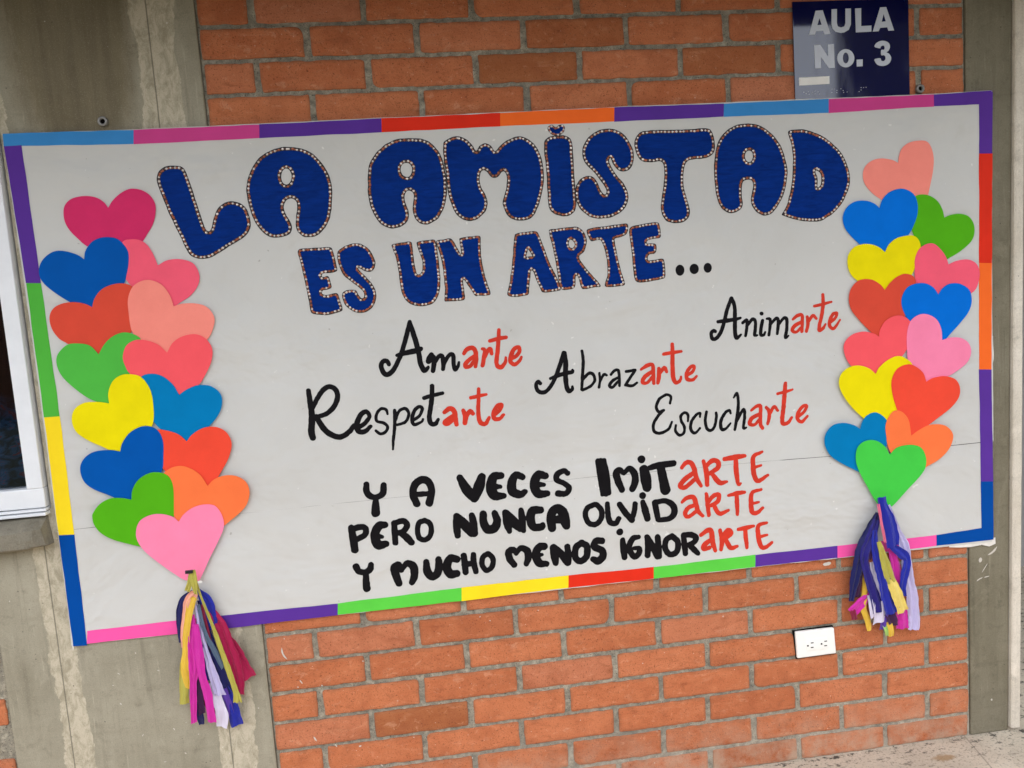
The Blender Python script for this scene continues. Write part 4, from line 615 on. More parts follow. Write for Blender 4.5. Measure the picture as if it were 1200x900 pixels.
def floor_mat():
    t = NT('worn_concrete_floor')
    n = t.noise(6, 6, .65)
    c = t.ramp(n, [(.3, lin('b0a492')), (.55, lin('c9bca8')), (.75, lin('d6cab7'))])
    g = t.noise(150, 4, .65)
    c = t.mix(t.math('MULTIPLY', t.mask(g, .54, .66), .7), c, lin('6f685f'))
    c = t.mix(t.math('MULTIPLY', t.mask(g, .36, .28), .6), c, lin('e2dcd0'))
    d = t.noise(34, 5, .7, t.mapped((1, 1.6, 1), (2, 5, 1)))
    x, y, z = t.sep()
    near = t.mask(y, -.16, -.005)
    md = t.math('MULTIPLY', t.mask(d, .555, .62), t.math('ADD', t.math('MULTIPLY', near, .8), .15))
    c = t.mix(md, c, lin('37332f'))
    # rusty stain
    dx = t.math('SUBTRACT', x, 1.645)
    dy = t.math('SUBTRACT', y, -.078)
    rr = t.math('SQRT', t.math('ADD', t.math('MULTIPLY', dx, dx), t.math('MULTIPLY', t.math('MULTIPLY', dy, dy), 5)))
    rr = t.math('ADD', rr, t.math('MULTIPLY', t.math('SUBTRACT', t.noise(45, 4, .6), .5), .06))
    c = t.mix(t.math('MULTIPLY', t.mask(rr, .036, .02), .65), c, lin('94703f'))
    jl = t.mask(t.math('ABSOLUTE', t.math('SUBTRACT', x, t.math('ADD', 1.765, t.math('MULTIPLY', y, .22)))), .0028, .001)
    c = t.mix(t.math('MULTIPLY', jl, .45), c, lin('5e574f'))
    t.col(c)
    t.rough(.8, .3)
    b = t.bump(n, .3, .01)
    t.bump(g, .4, .002, b)
    return t.m

M = {}
M['brick'] = brick_mat()
M['mortar'] = mortar_mat()
M['concrete'] = concrete_mat('column_concrete', ((-.590, .036, -.599), (-.212, .046, -.226)), lin('8a8370'), lin('a59e8b'), brown_patch=(-.40, 2.0, .15, .34))
M['concrete_right'] = concrete_mat('right_column_concrete', (), lin('69624f'), lin('857e6b'))
M['concrete_sill'] = concrete_mat('sill_concrete', (), lin('676154'), lin('8d8676'))
M['floor'] = floor_mat()
M['sheet'] = sheet_mat()
M['ink_black'] = plain('black_paint', '100e11', .6, .12, var=.25, sc=40)
M['ink_red'] = plain('red_paint', 'cf3826', .6, .15, var=.12, sc=40)
M['outline'] = plain('black_marker_line', '1c1517', .5, .4, var=.2)
def blue_paint():
    t = NT('royal_blue_paint')
    br = t.noise(1, 5, .65, t.mapped((20, 20, 110), (2, 3, 4)), .8)
    big = t.noise(9, 3, .5)
    c = t.mix(t.mask(br, .3, .7), lin('012366'), lin('033186'))
    c = t.mix(t.math('MULTIPLY', t.mask(big, .45, .7), .5), c, lin('022c7c'))
    t.col(c)
    t.rough(.55, .05)
    t.bump(br, .3, .002)
    return t.m
M['letter_blue'] = blue_paint()
M['bead_silver'] = plain('silver_sequin', 'dccfc6', .22, .8, .3, .2, 300)
M['bead_copper'] = plain('copper_sequin', 'a5583a', .3, .7, .35, .25, 200)
M['bead_dark'] = plain('brown_sequin', '5a2f28', .3, .7, .3, .25, 200)
HC = dict(magenta='d93268', rose='fb6078', blue='0055aa', brick='de4e3a', salmon='ff9182', green='53ba46', coral='ff5c64',
          teal='007cb8', yellow='f0de0a', tomato='f44e38', orange='ff7a44', leaf='55b018', pink='ff88ac', cobalt='0070d8', lime='46ca48')
for k, v in HC.items():
    M['heart_' + k] = paper_mat('craft_foam_' + k, v, .06, .66, .06, 18)
STC = dict(skyblue='3f8bcb', magenta='d1478d', purple='5c3596', red='e2331f', orange='ff6f2b', green='53b440', yellow='ffdc26', navy='00489a',
           pink='f65aa6', lime='5fce48')
for k, v in STC.items():
    M['strip_' + k] = paper_mat('card_' + k, v, .07, .6, .08, 12)

def tissue(name, hexc):
    t = NT(name)
    c = lin(hexc)
    n = t.noise(1, 4, .6, t.mapped((160, 160, 22)))
    t.col(t.mix(t.mask(n, .3, .7), scale_c(c, .92), scale_c(c, 1.05)))
    t.rough(.45, .25)
    t.b.inputs['Sheen Weight'].default_value = .15
    b = t.bump(n, .3, .003)
    t.bump(t.noise(1, 3, .6, t.mapped((300, 300, 120)), 1.5), .35, .0015, b)
    tr = t.n('ShaderNodeBsdfTranslucent')
    tr.inputs[0].default_value = c
    ms = t.n('ShaderNodeMixShader')
    ms.inputs[0].default_value = .13
    out = t.t.nodes['Material Output']
    t.l(t.b.outputs[0], ms.inputs[1])
    t.l(tr.outputs[0], ms.inputs[2])
    t.l(ms.outputs[0], out.inputs[0])
    return t.m
TIS = dict(blue='1f2aa4', navy='15195a', indigo='22187a', crimson='b3154f', magenta='d42ba4', lavender='cdc4ea', white='e6dff2', purple='5f3ba6',
           maroon='8a1d40', slate='5b6f86', olive='bdb451', peach='f7b39a', gold='e9bf42', plum='3f1646', yellow='f0d772', lime='a9cf6e',
           pink='f7b8d4', rose='e4708e')
for k, v in TIS.items():
    M['tissue_' + k] = tissue('tissue_' + k, v)
M['white_alu'] = plain('white_enamelled_aluminium', 'e9eaec', .35, .5, var=.03)
M['plastic'] = plain('white_plastic', 'f1f0ea', .3, .5, var=.02)
M['dark'] = plain('hole_shade', '0b0908', .9, .1)  # near-black colour standing for the shade inside holes
M['slot'] = plain('socket_slot', '2a2620', .6, .2)
M['steel'] = plain('zinc_steel', '8c8a86', .45, .5, .7)
M['post_paint'] = concrete_mat('chipped_white_paint', (), lin('c6bba9'), lin('dcd3c4'))
M['sign_letter'] = plain('sign_vinyl', 'c6cad4', .35, .5, var=.03)
M['sticker'] = plain('paper_sticker', 'e9e6e0', .6, .3, var=.04)
M['flake'] = plain('white_paint_fleck', 'c9c1b5', .7, .3)
M['torn'] = plain('torn_paper', 'e3ddd4', .8, .2, var=.1)
M['tape'] = plain('black_tape', '1e1a22', .4, .5)

def sign_mat():
    t = NT('navy_acrylic')
    c = lin('0c1040')
    sm = t.noise(1, 5, .65, t.mapped((18, 18, 5), (1, 1, 1)))
    t.col(c)
    t.rough(t.math('ADD', .05, t.math('MULTIPLY', t.mask(sm, .5, .75), .12)), .5)
    t.b.inputs['Coat Weight'].default_value = .3
    t.b.inputs['Coat Roughness'].default_value = .04
    return t.m
M['sign'] = sign_mat()
def glass_mat():
    t = NT('dark_window_glass')
    tr = t.n('ShaderNodeBsdfTransparent')
    tr.inputs[0].default_value = (.8, .84, .88, 1)
    gl = t.n('ShaderNodeBsdfGlossy')
    gl.inputs['Roughness'].default_value = .02
    fr = t.n('ShaderNodeFresnel')
    fr.inputs[0].default_value = 1.5
    ms = t.n('ShaderNodeMixShader')
    t.l(fr.outputs[0], ms.inputs[0])
    t.l(tr.outputs[0], ms.inputs[1])
    t.l(gl.outputs[0], ms.inputs[2])
    t.l(ms.outputs[0], t.t.nodes['Material Output'].inputs[0])
    return t.m
def backing_mat():
    t = NT('dark_room_pattern')  # dark room with blue and red bits, put into the colour
    n = t.noise(1, 4, .6, t.mapped((26, 26, 40), (1, 1, 1)), 1.0)
    z = t.sep()[2]
    c = t.ramp(n, [(.3, lin('1a1c26')), (.46, lin('2c4058')), (.56, lin('3f6a98')), (.63, lin('8a3a44')), (.72, lin('6f9cc4'))])
    up = t.math('ADD', z, t.math('MULTIPLY', t.math('SUBTRACT', t.noise(6, 3, .5), .5), .2))
    c = t.mix(t.mask(up, 1.12, 1.2), c, lin('100e10'))
    t.col(c)
    t.rough(.9, .1)
    return t.m
M['window_backing'] = backing_mat()
M['pane'] = glass_mat()

# ------------------------------------------------------------------ object helpers
def tag(o, label=None, cat=None, group=None, kind=None):
    if label: o['label'] = label
    if cat: o['category'] = cat
    if group: o['group'] = group
    if kind: o['kind'] = kind
    return o

def thing(name, label, cat, loc, group=None):
    o = bpy.data.objects.new(name, None)
    o.empty_display_size = .1
    o.location = loc
    C.objects.link(o)
    return tag(o, label, cat, group)

ORIGIN = {}
def world_loc(o):
    p = Vector(o.location) if o.name not in ORIGIN else ORIGIN[o.name]
    return p

def link(name, me, mats, parent=None, origin=None):
    """links mesh data given in world coordinates; the object's own origin goes to the middle of its mesh"""
    o = bpy.data.objects.new(name, me)
    for m in (mats if isinstance(mats, (list, tuple)) else [mats]):
        me.materials.append(m)
    if origin is None:
        co = np.empty(len(me.vertices) * 3)
        me.vertices.foreach_get('co', co)
        co = co.reshape(-1, 3)
        origin = Vector((co.min(0) + co.max(0)) / 2)
    me.transform(Matrix.Translation(-Vector(origin)))
    C.objects.link(o)
    if parent:
        o.parent = parent
        o.location = Vector(origin) - ORIGIN.get(parent, Vector(parent.location))
    else:
        o.location = origin
    ORIGIN[o] = Vector(origin)
    return o

def bm_mesh(bm, name, smooth=False):
    me = bpy.data.meshes.new(name)
    bm.normal_update()
    bm.to_mesh(me)
    bm.free()
    if smooth:
        me.polygons.foreach_set('use_smooth', [True] * len(me.polygons))
    return me

def add_box(bm, x0, x1, y0, y1, z0, z1, bev=0.0, seg=2):
    b2 = bmesh.new()
    bmesh.ops.create_cube(b2, size=1)
    for v in b2.verts:
        v.co = Vector((x0 + (v.co.x + .5) * (x1 - x0), y0 + (v.co.y + .5) * (y1 - y0), z0 + (v.co.z + .5) * (z1 - z0)))
    if bev:
        bmesh.ops.bevel(b2, geom=b2.edges[:], offset=bev, segments=seg, profile=.5, affect='EDGES')
    me = bpy.data.meshes.new('t')
    b2.to_mesh(me)
    b2.free()
    bm.from_mesh(me)
    bpy.data.meshes.remove(me)

def crom(pts, step=2.0, closed=False):
    """Catmull-Rom through points of any dimension (centripetal-ish, uniform)"""
    P = np.array(pts, float)
    n = len(P)
    out = []
    rng = range(n) if closed else range(n - 1)
    for i in rng:
        if closed:
            p0, p1, p2, p3 = P[(i - 1) % n], P[i], P[(i + 1) % n], P[(i + 2) % n]
        else:
            p1, p2 = P[i], P[i + 1]
            p0 = P[i - 1] if i > 0 else 2 * p1 - p2
            p3 = P[i + 2] if i + 2 < n else 2 * p2 - p1
        k = max(2, int(np.hypot(*(p2 - p1)[:2]) / step))
        for a in range(k):
            t = a / k
            out.append(.5 * ((2 * p1) + (-p0 + p2) * t + (2 * p0 - 5 * p1 + 4 * p2 - p3) * t * t + (-p0 + 3 * p1 - 3 * p2 + p3) * t ** 3))
    if not closed:
        out.append(P[-1])
    return np.array(out)

# ---- distance fields on the wall plane -> clean outlines
class Field:
    def __init__(s, pts, pad=14, step=.8):
        P = np.array(pts)
        s.x0, s.z0 = P[:, 0].min() - pad, P[:, 1].min() - pad
        s.st = step
        s.nx = int((P[:, 0].max() + pad - s.x0) / step) + 2
        s.nz = int((P[:, 1].max() + pad - s.z0) / step) + 2
        s.X, s.Z = np.meshgrid(s.x0 + np.arange(s.nx) * step, s.z0 + np.arange(s.nz) * step)
        s.F = np.full((s.nz, s.nx), 1e3)
    def seg(s, a, b, ra, rb, reach=10):
        r = max(ra, rb) + reach
        i0 = max(0, int((min(a[0], b[0]) - r - s.x0) / s.st)); i1 = min(s.nx, int((max(a[0], b[0]) + r - s.x0) / s.st) + 2)
        j0 = max(0, int((min(a[1], b[1]) - r - s.z0) / s.st)); j1 = min(s.nz, int((max(a[1], b[1]) + r - s.z0) / s.st) + 2)
        X, Z = s.X[j0:j1, i0:i1], s.Z[j0:j1, i0:i1]
        dx, dz = b[0] - a[0], b[1] - a[1]
        L = dx * dx + dz * dz + 1e-9
        t = np.clip(((X - a[0]) * dx + (Z - a[1]) * dz) / L, 0, 1)
        d = np.hypot(X - a[0] - t * dx, Z - a[1] - t * dz) - (ra + (rb - ra) * t)
        s.F[j0:j1, i0:i1] = np.minimum(s.F[j0:j1, i0:i1], d)
    def stroke(s, pts, step=2.5):
        Q = crom(pts, step)
        for k in range(len(Q) - 1):
            s.seg(Q[k], Q[k + 1], max(.6, Q[k][2]), max(.6, Q[k + 1][2]))
    def polygon(s, loops):
        """signed distance to closed loops, even-odd inside"""
        for L in loops:
            for k in range(len(L)):
                s.seg(L[k], L[(k + 1) % len(L)], 0, 0, 30)
        ins = np.zeros_like(s.F, bool)
        for L in loops:
            for k in range(len(L)):
                (ax, az), (bx, bz) = L[k][:2], L[(k + 1) % len(L)][:2]
                if az == bz:
                    continue
                c = (az > s.Z) != (bz > s.Z)
                xi = ax + (s.Z - az) * (bx - ax) / (bz - az)
                ins ^= c & (s.X < xi)
        s.F = np.where(ins, -s.F, s.F)
    def wobble(s, amp, wl, seed=0):
        a = np.zeros_like(s.F)
        rs = np.random.RandomState(seed)
        for k in range(10):
            th = rs.rand() * 6.28
            f = 6.28 / (wl * (.6 + rs.rand()))
            a += np.sin((s.X * math.cos(th) + s.Z * math.sin(th)) * f + rs.rand() * 6.28)
        s.F = s.F + a / 10 ** .5 * amp
    def loops(s, level=0.0, tol=.12):
        G = s.F - level
        G = np.where(np.abs(G) < 1e-6, 1e-6, G)
        S = G < 0
        cell = S[:-1, :-1].astype(int) + S[:-1, 1:] * 2 + S[1:, 1:] * 4 + S[1:, :-1] * 8
        jj, ii = np.nonzero((cell > 0) & (cell < 15))
        nxt = {}
        def pt(e):
            j, i, h = e
            if h:
                g0, g1 = G[j, i], G[j, i + 1]
                return (s.x0 + (i + g0 / (g0 - g1)) * s.st, s.z0 + j * s.st)
            g0, g1 = G[j, i], G[j + 1, i]
            return (s.x0 + i * s.st, s.z0 + (j + g0 / (g0 - g1)) * s.st)
        T = {1: [(3, 0)], 2: [(0, 1)], 3: [(3, 1)], 4: [(1, 2)], 5: [(3, 0), (1, 2)], 6: [(0, 2)], 7: [(3, 2)], 8: [(2, 3)], 9: [(2, 0)],
             10: [(0, 1), (2, 3)], 11: [(2, 1)], 12: [(1, 3)], 13: [(1, 0)], 14: [(0, 3)]}
        for j, i in zip(jj.tolist(), ii.tolist()):
            E = ((j, i, 1), (j, i + 1, 0), (j + 1, i, 1), (j, i, 0))
            for a, b in T[int(cell[j, i])]:
                nxt[E[a]] = E[b]
        out = []
        while nxt:
            st, cur = nxt.popitem()
            lp = [st]
            while cur in nxt:
                lp.append(cur)
                cur = nxt.pop(cur)
            if len(lp) > 8:
                out.append(simplify(np.array([pt(e) for e in lp]), tol))
        return out

def simplify(P, tol):
    n = len(P)
    keep = np.zeros(n, bool)
    k0 = 0
    k1 = int(np.argmax(np.hypot(*(P - P[0]).T)))
    keep[[k0, k1]] = True
    stack = [(k0, k1), (k1, n)]
    while stack:
        a, b = stack.pop()
        if b - a < 2:
            continue
        A, Bp = P[a], P[b % n]
        d = Bp - A
        L = np.hypot(*d) + 1e-9
        dd = np.abs((P[a + 1:b, 0] - A[0]) * d[1] - (P[a + 1:b, 1] - A[1]) * d[0]) / L
        m = int(np.argmax(dd))
        if dd[m] > tol:
            keep[a + 1 + m] = True
            stack += [(a, a + 1 + m), (a + 1 + m, b)]
    return P[keep]

def fill_mesh(name, loops_mm, front_mm, thick_mm):
    """flat plate cut along closed loops (holes by even-odd); its face looks to -Y, front_mm in front of the bricks"""
    cu = bpy.data.curves.new(name, 'CURVE')
    cu.dimensions = '2D'
    cu.fill_mode = 'BOTH'
    cu.extrude = thick_mm / 2000
    for L in loops_mm:
        sp = cu.splines.new('POLY')
        sp.points.add(len(L) - 1)
        flat = np.zeros((len(L), 4))
        A = np.array(L)
        flat[:, 0] = A[:, 0] / 1000
        flat[:, 1] = A[:, 1] / 1000
        flat[:, 3] = 1
        sp.points.foreach_set('co', flat.ravel())
        sp.use_cyclic_u = True
    ob = bpy.data.objects.new('tmp', cu)
    C.objects.link(ob)
    dg = bpy.context.evaluated_depsgraph_get()
    me = bpy.data.meshes.new_from_object(ob.evaluated_get(dg))
    bpy.data.objects.remove(ob)
    bpy.data.curves.remove(cu)
    me.name = name
    me.materials.clear()
    yc = -(front_mm - thick_mm / 2) / 1000
    me.transform(Matrix(((1, 0, 0, 0), (0, 0, -1, yc), (0, 1, 0, 0), (0, 0, 0, 1))))
    return me

def join_meshes(name, parts):
    """parts = [(mesh, material index)] -> one mesh"""
    bm = bmesh.new()
    for me, mi in parts:
        n0 = len(bm.faces)
        bm.from_mesh(me)
        bm.faces.ensure_lookup_table()
        for f in bm.faces[n0:]:
            f.material_index = mi
        bpy.data.meshes.remove(me)
    return bm_mesh(bm, name)

random.seed(7)
# ================================================================== SETTING
def sheet_plane(name, x0, x1, y0, y1, z, mat):
    bm = bmesh.new()
    bm.faces.new([bm.verts.new(p) for p in ((x0, y0, z), (x1, y0, z), (x1, y1, z), (x0, y1, z))])
    o = link(name, bm_mesh(bm, name), mat)
    return tag(o, kind='structure')

yard = sheet_plane('yard_ground', -60, 60, -60, -1.25, -.12, plain('yard_paving', '3d4030', .9, .2, var=.2, sc=3))
bm = bmesh.new()
add_box(bm, -9, 9, -1.25, 3.0, -.14, 0)
fl = link('floor', bm_mesh(bm, 'floor'), M['floor'])
tag(fl, kind='structure')
bm = bmesh.new()
add_box(bm, -9, 9, -0.93, 3.0, 2.36, 2.55)
add_box(bm, -9, 9, -1.05, -0.931, 2.29, 2.6)
ce = link('ceiling', bm_mesh(bm, 'ceiling'), plain('ceiling_concrete', '4c4238', .9, .2, var=.1, sc=5))
tag(ce, kind='structure')

bm = bmesh.new()
add_box(bm, 7.3, 9.2, -10.3, -9.9, -.119, 9, .02)  # unseen block added to darken the right part of the sign's reflection
refl_block = link('reflection_blocker', bm_mesh(bm, 'reflection_blocker'), plain('blocker_grey', '4a4640', .9, .2, var=.12, sc=2), origin=(8.0, -10.6, -.12))
tag(refl_block, 'unseen plain grey block added across the yard to darken the sign reflection', 'light blocker')
bm = bmesh.new()
add_box(bm, -30, 30, -22, -13, -.119, 3.9)  # unseen block added to keep low sky light off the upper wall
add_box(bm, -30.5, 30.5, -22.5, -12.3, 3.901, 4.15)
opp = link('sky_blocker', bm_mesh(bm, 'sky_blocker'), plain('blocker_brown', '6f4a38', .9, .2, var=.15, sc=2), origin=(0, -17, -.12))
tag(opp, 'unseen long low block added across the yard to cut low sky light', 'building')

# ------------------------------------------------------------------ brick walls
PU, PV, Z0 = .255, .076889, 2.066
ROWOFF = {0: 3.5, 1: -4, 2: 3, 3: -4, 20: 4, 21: -1, 22: 2.4, 25: -2, 26: -2}
def rounded_outline(x0, x1, z0, z1, rs, rng, rough):
    pts = []
    cs = ((x1 - rs[0], z1 - rs[0], 0, rs[0]), (x0 + rs[1], z1 - rs[1], 90, rs[1]), (x0 + rs[2], z0 + rs[2], 180, rs[2]), (x1 - rs[3], z0 + rs[3], 270, rs[3]))
    for k, (cx, cz, a0, r) in enumerate(cs):
        for s in range(5):
            a = rad(a0 + s * 22.5)
            pts.append((cx + r * math.cos(a), cz + r * math.sin(a)))
        nx = cs[(k + 1) % 4]
        a = rad(a0 + 90)
        p = (cx + r * math.cos(a), cz + r * math.sin(a))
        q = (nx[0] + nx[3] * math.cos(a), nx[1] + nx[3] * math.sin(a))
        L = math.hypot(q[0] - p[0], q[1] - p[1])
        m = max(1, int(L / .012))
        for s in range(1, m):
            pts.append((p[0] + (q[0] - p[0]) * s / m, p[1] + (q[1] - p[1]) * s / m))
    out = []
    for x, z in pts:
        v = mnoise.noise_vector(Vector((x * 38, z * 38, 1.7))) * rough + mnoise.noise_vector(Vector((x * 120, z * 120, 5))) * rough * .5
        out.append((x + v.x, z + v.y))
    return out

def brick_panel(name, label, xa, xb, zlo, zhi, yfront, seed, origin):
    rng = random.Random(seed)
    bm = bmesh.new()
    tone = bm.faces.layers.float.new('tone')
    rimv = bm.verts.layers.float.new('rim')
    # mortar bed
    nx, nz = 24, 40
    mv = [[bm.verts.new((xa + (xb - xa) * i / nx, yfront + .0035, zlo + (zhi - zlo) * j / nz)) for i in range(nx + 1)] for j in range(nz + 1)]
    for j in range(nz):
        for i in range(nx):
            f = bm.faces.new((mv[j][i], mv[j][i + 1], mv[j + 1][i + 1], mv[j + 1][i]))
            f.material_index = 1
    back = [bm.verts.new(p) for p in ((xa, yfront + .12, zlo), (xb, yfront + .12, zlo), (xb, yfront + .12, zhi), (xa, yfront + .12, zhi))]
    fr = [mv[0][0], mv[0][nx], mv[nz][nx], mv[nz][0]]
    for k in range(4):
        f = bm.faces.new((fr[k], back[k], back[(k + 1) % 4], fr[(k + 1) % 4]))
        f.material_index = 1
    bm.faces.new(back[::-1]).material_index = 1
    for j in range(-12, 28):
        zt = Z0 - j * PV - .0052
        zb = Z0 - (j + 1) * PV + .0052
        if zb < zlo - .03 or zt > zhi + .03:
            continue
        off = (0 if j % 2 == 0 else .5) * PU + ROWOFF.get(j, rng.uniform(-3, 3)) / 1000
        dz = rng.uniform(-.0012, .0012)
        for i in range(-16, 12):
            x0 = off + i * PU + .0074
            x1 = off + (i + 1) * PU - .0074
            x0, x1 = max(x0, xa + .005), min(x1, xb - .004)
            if x1 - x0 < .04:
                continue
            a, b = max(zb + dz, zlo + .002), min(zt + dz, zhi - .002)
            if b - a < .015:
                continue
            big = rng.random() < .15
            rs = [rng.uniform(.003, .006) for _ in range(4)]
            if big:
                rs[rng.randrange(4)] = rng.uniform(.01, .02)
            jx = rng.uniform(-.0015, .0015)
            loop = rounded_outline(x0 + jx, x1 + jx, a, b, rs, rng, .0023)
            yo = yfront + rng.uniform(-.0012, .0012)
            tx, tz = rng.uniform(-.004, .004), rng.uniform(-.01, .01)
            cx, cz = (x0 + x1) / 2, (a + b) / 2
            def Y(x, z, d):
                return yo + (x - cx) * tx + (z - cz) * tz + d
            rings = []
            for ins, d, rv in ((0, .014, 1), (0, .0022, 1), (.0007, .0007, 1), (.0022, 0, 1), (.009, 0, 0)):
                ring = []
                for x, z in loop:
                    ux, uz = x - cx, z - cz
                    hx, hz = (x1 - x0) / 2, (b - a) / 2
                    px = cx + ux * (1 - ins / hx)
                    pz = cz + uz * (1 - ins / hz)
                    v = bm.verts.new((px, Y(px, pz, d), pz))
                    v[rimv] = rv
                    ring.append(v)
                rings.append(ring)
            t = rng.betavariate(1.6, 1.4) if rng.random() > .06 else rng.uniform(0, .1)
            n = len(loop)
            for r0, r1 in zip(rings, rings[1:]):
                for k in range(n):
                    f = bm.faces.new((r0[k], r0[(k + 1) % n], r1[(k + 1) % n], r1[k]))
                    f[tone] = t
                    f.smooth = True
            f = bm.faces.new(rings[-1])
            f[tone] = t
            f.smooth = True
    bmesh.ops.recalc_face_normals(bm, faces=[f for f in bm.faces if f.material_index == 0])
    for f in bm.faces:                              # bricks must face the corridor
        pass
    o = link(name, bm_mesh(bm, name), [M['brick'], M['mortar']], origin=origin)
    tag(o, label, 'brick wall')
    return o

wall = brick_panel('brick_wall', 'long orange brick wall with grey mortar behind the friendship poster', -.12, 1.782, .0, 2.355, 0.0, 3, (.83, .06, 0))
wall2 = brick_panel('brick_wall', 'short piece of orange brick wall low on the left under the window sill', -2.6, -.7325, .0, .80, 0.0, 9, (-1.6, .06, 0))

# white paint flecks and strokes left on the wall
def fleck(bm, x, z, L, w, ang, y, bend=0):
    n = 6
    up, dn = [], []
    for k in range(n + 1):
        t = k / n - .5
        px = t * L
        pz = bend * (t * t) * L
        ww = w * (1 - (2 * t) ** 4) * random.uniform(.7, 1.1) + .0004
        a = rad(ang)
        cx, cz = x + px * math.cos(a) - pz * math.sin(a), z + px * math.sin(a) + pz * math.cos(a)
        ox, oz = -math.sin(a) * ww / 2, math.cos(a) * ww / 2
        up.append(bm.verts.new((cx + ox, y, cz + oz)))
        dn.append(bm.verts.new((cx - ox, y, cz - oz)))
    for k in range(n):
        bm.faces.new((dn[k], dn[k + 1], up[k + 1], up[k]))
bm = bmesh.new()
FL = [(-.077, .478, .034, .0042, -72, .5), (-.04, .40, .012, .003, -60, 0), (-.02, .245, .015, .0035, -65, 0), (.03, .22, .009, .003, -60, 0),
      (.09, .21, .007, .004, 10, 0), (1.367, .5505, .024, .010, 5, .1), (.14, .15, .008, .003, -50, 0), (.0, .16, .008, .003, 60, 0)]
for f in FL:
    fleck(bm, f[0], f[1], f[2], f[3], f[4], -.0022, f[5])
for k in range(18):
    fleck(bm, random.uniform(-.1, 1.2), random.uniform(.08, .54), random.uniform(.002, .005), random.uniform(.0015, .003), random.uniform(0, 180), -.0021)
link('paint_flecks', bm_mesh(bm, 'paint_flecks'), M['flake'], wall)

# ------------------------------------------------------------------ concrete columns
def extruded(name, poly, y0, y1, mat, parent=None, bev=.004, origin=None):
    bm = bmesh.new()
    fr = [bm.verts.new((x, y0, z)) for x, z in poly]
    f = bm.faces.new(fr)
    r = bmesh.ops.extrude_face_region(bm, geom=[f])
    for v in [g for g in r['geom'] if isinstance(g, bmesh.types.BMVert)]:
        v.co.y = y1
    if bev:
        bmesh.ops.bevel(bm, geom=bm.edges[:], offset=bev, segments=2, profile=.5, affect='EDGES')
    bmesh.ops.recalc_face_normals(bm, faces=bm.faces[:])
    return link(name, bm_mesh(bm, name), mat, parent, origin)
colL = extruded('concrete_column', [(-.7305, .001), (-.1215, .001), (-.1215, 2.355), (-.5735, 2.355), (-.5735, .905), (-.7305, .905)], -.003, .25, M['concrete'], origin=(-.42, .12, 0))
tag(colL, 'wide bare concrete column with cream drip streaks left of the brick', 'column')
bm = bmesh.new()
for k in range(22):
    fleck(bm, random.uniform(-.5, -.14), random.uniform(.1, .55), random.uniform(.003, .007), random.uniform(.0012, .0025), random.uniform(-90, 90), -.0036)
fleck(bm, -.30, .43, .018, .003, -55, -.0036)
link('paint_flecks', bm_mesh(bm, 'paint_flecks'), M['flake'], colL)
colR = extruded('concrete_column', [(1.7845, .001), (1.8985, .001), (1.919, 2.355), (1.7845, 2.355)], -.002, .25, M['concrete_right'], origin=(1.85, .12, 0))
tag(colR, 'narrow grey concrete column between the brick and the white post', 'column')
bm = bmesh.new()
fleck(bm, 1.8535, .532, .036, .006, 38, -.0028, .4); fleck(bm, 1.815, .512, .015, .009, 80, -.0028); fleck(bm, 1.812, .458, .02, .003, 25, -.0028, -.3); fleck(bm, 1.834, .462, .016, .0025, 8, -.0028); fleck(bm, 1.828, .488, .03, .0016, 55, -.0028)
link('paint_flecks', bm_mesh(bm, 'paint_flecks'), M['flake'], colR)

# white post at the far right
bm = bmesh.new()
ps = ((1.9005, .012), (1.9285, .012), (1.9475, 2.355), (1.9205, 2.355))
vs = []
N = 60
for k in range(N + 1):
    t = k / N
    xl = ps[0][0] + (ps[3][0] - ps[0][0]) * t
    xr = ps[1][0] + (ps[2][0] - ps[1][0]) * t
    z = .012 + (2.355 - .012) * t
    j = mnoise.noise(Vector((0, 0, z * 30))) * .0012
    vs.append([bm.verts.new(p) for p in ((xl + .003, -.012, z), (xr - .003 + j, -.012, z), (xr + j, -.009, z), (xr, .2, z), (xl, .2, z), (xl, -.009, z))])
for k in range(N):
    for i in range(6):
        bm.faces.new((vs[k][i], vs[k][(i + 1) % 6], vs[k + 1][(i + 1) % 6], vs[k + 1][i]))
bm.faces.new(vs[0][::-1]); bm.faces.new(vs[-1])
bmesh.ops.recalc_face_normals(bm, faces=bm.faces[:])
post = link('door_post', bm_mesh(bm, 'door_post'), M['post_paint'], origin=(1.915, .1, 0))
tag(post, 'thin white painted post with chipped edge at the far right', 'post')
bm = bmesh.new()
add_box(bm, 1.7, 5.5, 1.1, 1.25, 0, 2.355)
side = link('passage_wall', bm_mesh(bm, 'passage_wall'), plain('grey_plaster', '9a9894', .85, .2, var=.12, sc=6))
tag(side, 'grey plaster wall glimpsed beyond the white post', 'wall')

# ------------------------------------------------------------------ window and sill
win = thing('window', 'white framed window with dark glass at the left edge above the concrete sill', 'window', (-1.2, 0, .897))
fm = bmesh.new()
xR, zB, zT, xL = -.5775, .8965, 2.2, -1.85
add_box(fm, xR - .036, xR, -.018, .03, zB + .0605, zT, .002)
add_box(fm, xL, xL + .036, -.018, .03, zB + .0605, zT, .002)
add_box(fm, xL, xR, -.018, .03, zT + .0005, zT + .05, .002)
add_box(fm, xL, xR, -.016, .03, zB + .014, zB + .060, .002)
add_box(fm, xL, xR + .001, -.021, .03, zB + .0055, zB + .0115, .0015)
add_box(fm, xL, xR + .002, -.026, .03, zB - .004, zB + .003, .0015)
frame = link('frame', bm_mesh(fm, 'frame'), M['white_alu'], win)
pm = bmesh.new()
add_box(pm, xL + .03, xR - .03, .006, .012, zB + .05, zT + .006)
link('pane', bm_mesh(pm, 'pane'), M['pane'], win)
cm = bmesh.new()  # added dark backing, stands in for the unseen room behind the glass
ca, cb = [], []
